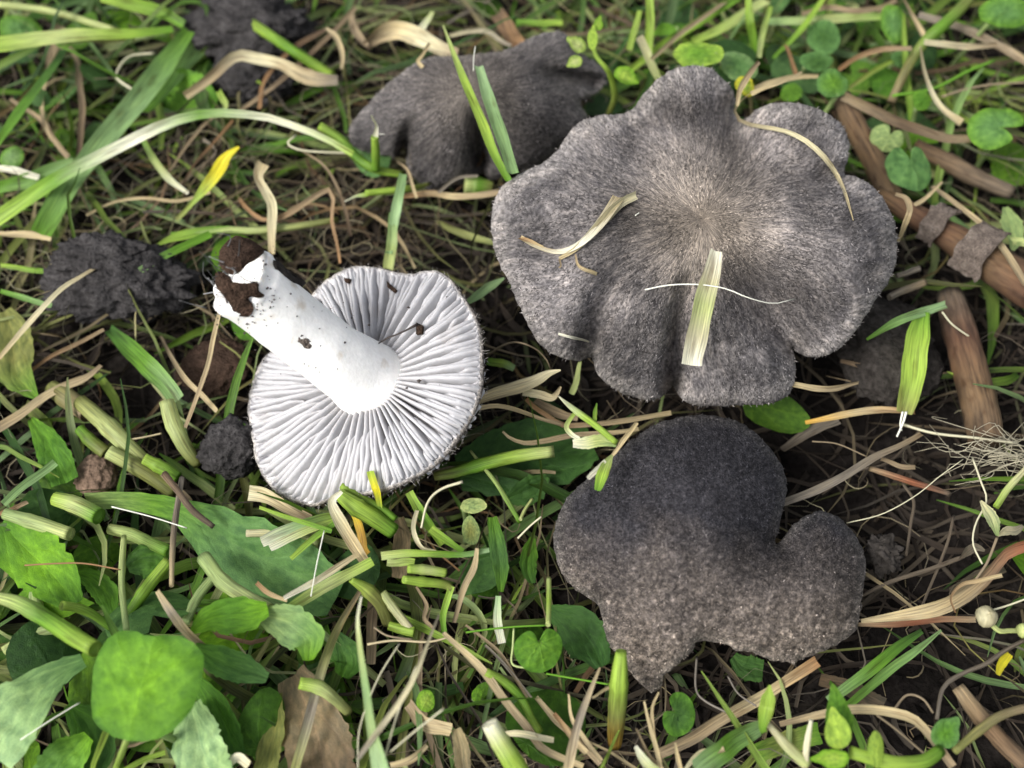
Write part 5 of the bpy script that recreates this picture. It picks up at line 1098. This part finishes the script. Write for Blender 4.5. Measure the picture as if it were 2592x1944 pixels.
lab(strands('dry_thatch', 2200, STRAW, .08, (1.2, 4.5), (.018, .08), 1.15, ['tan', 'brown', 'straw', 'grey', 'olive', 'dusk', 'brown', 'orange', 'olive', 'pgreen'], M_STRAW, .22, 1, lum=(.2, .85)), 'tangled brown and tan dry grass litter between the plants', 'straw')
lab(strands('dark_litter', 2600, [], .6, (.8, 3.2), (.025, .10), .25, ['dark', 'dusk', 'dark', 'dark', 'dark'], M_STRAW, .25, 2), 'dark rotted grass litter lying on the soil', 'litter')
lab(strands('short_grass', 2300, GREEN, .0, (1.0, 3.6), (.06, .17), .95, ['green', 'lime', 'bgreen', 'pale', 'green', 'olive', 'dgreen'], M_GRASS, .10, 3, upright=.55), 'short green grass growing through the litter', 'grass')
lab(strands('fine_roots', 1500, STRAW, .30, (.6, 2.6), (.008, .02), 1.4, ['cream', 'straw', 'tan', 'grey'], M_STRAW, .4, 4, nseg=10), 'fine pale root hairs and grass threads in the litter', 'roots')
def cover(name, n, tab, default, sizes, cols, seed, label, hr=(.4, 1.5)):
    rr = random.Random(seed); V, F, C, ST = [], [], [], []; m, rg = 16, 4; made = 0; th = np.linspace(0, 2 * math.pi, m, endpoint=False); tries = 0
    while made < n and tries < 40 * n:
        tries += 1; x, y = rr.uniform(-16, 16), rr.uniform(-10, 16); uv = proj(np.array([x, y, .5])); ins = -60 < uv[0] < 2650 and -60 < uv[1] < 2000
        if rr.random() > (mask(uv[0], uv[1], tab, default) if ins else .25): continue
        if blocked((x, y, .5)) < 1: continue
        z = ground_h(x, y) + rr.uniform(*hr); s = rr.uniform(*sizes); kind = rr.choice('KVOO'); r = leaf_outline(kind, th, rr.random() * 9); ro = rr.uniform(0, 6.28)
        nrm = norm(np.array([rr.gauss(0, .4), rr.gauss(-.1, .4), 1])); e1 = norm(np.cross(nrm, [math.cos(ro), math.sin(ro), 0])); e2 = np.cross(nrm, e1); asp = rr.uniform(.6, 1); b = len(V) * m * rg
        vv = []; ss = []
        for q in np.linspace(.1, 1, rg):
            lx, ly = np.cos(th) * r * q, np.sin(th) * r * q
            vv.append(np.array([x, y, z]) + np.outer(lx * s * asp, e1) + np.outer(ly * s, e2) - np.outer(.2 * s * lx ** 2, nrm)); ss.append(np.stack([lx, ly + .7, np.full(m, made * 1.7)], -1))
        V.append(np.vstack(vv)); ST.append(np.vstack(ss)); C.append(np.tile(np.array(PAL[rr.choice(cols)]) * rr.uniform(.45, .95), (m * rg, 1)))
        F += [(b + i * m + j, b + i * m + (j + 1) % m, b + (i + 1) * m + (j + 1) % m, b + (i + 1) * m + j) for i in range(rg - 1) for j in range(m)] + [tuple(b + j for j in range(m))[::-1]]; made += 1
    o = mk(name, np.vstack(V), F, M_LEAF_R, None, np.vstack(C), np.vstack(ST), kind='stuff'); tag(o, label, 'leaves')
cover('leafy_ground_cover', 420, [(250, 1700, 500, 300, .9), (2000, 150, 600, 250, .6), (150, 200, 300, 300, .3), (1250, 1500, 300, 300, .2)], .015, (.22, .62), ['leaf', 'leafb', 'dgreen', 'leafl', 'green', 'leafd'], 11, 'small green leaves of low weeds filling the gaps')
# crumbs of soil
rr = random.Random(5); V, F = [], []; I6 = np.array(ico)
for i in range(5200):
    x, y = rr.uniform(-16, 16), rr.uniform(-10, 15); r = .03 + .16 * rr.random() ** 3.5; b = len(V) * 6
    V.append(I6 * r * RNG.uniform(.6, 1.3, (6, 3)) + np.array([x, y, ground_h(x, y) + r * .3])); F += [tuple(j + b for j in f) for f in icf]
tag(mk('soil_crumbs', np.vstack(V), F, M_SOIL, smooth=False, kind='stuff'), 'loose crumbs of dark soil scattered over the ground', 'soil')
# pale root tuft at the right
V, F, C = [], [], []; cc0 = P(src('L', np.array((1300., 590.))), .8)
for i in range(60):
    a = rr.uniform(-.5, .5) + (math.pi if rr.random() < .4 else 0); p0 = cc0 + np.array([rr.gauss(0, .35), rr.gauss(0, .12), rr.gauss(0, .12)]); d = np.array([math.cos(a), math.sin(a), rr.gauss(0, .3)])
    pts = catmull(np.array([p0, p0 + d * .3 + RNG.normal(0, .06, 3), p0 + d * .6 + RNG.normal(0, .14, 3), p0 + d * .8 + RNG.normal(0, .25, 3)]), 9)
    v, f = tube_np(pts, lerpn([.009, .004], 9), 3); F += [tuple(j + len(V) for j in q) for q in f]; V += list(v)
mk_o = mk('root_tuft', V, F, M_FIB, None, np.array([.36, .33, .24]), kind='stuff'); tag(mk_o, 'matted pale root tuft at the foot of the upright stick', 'roots')
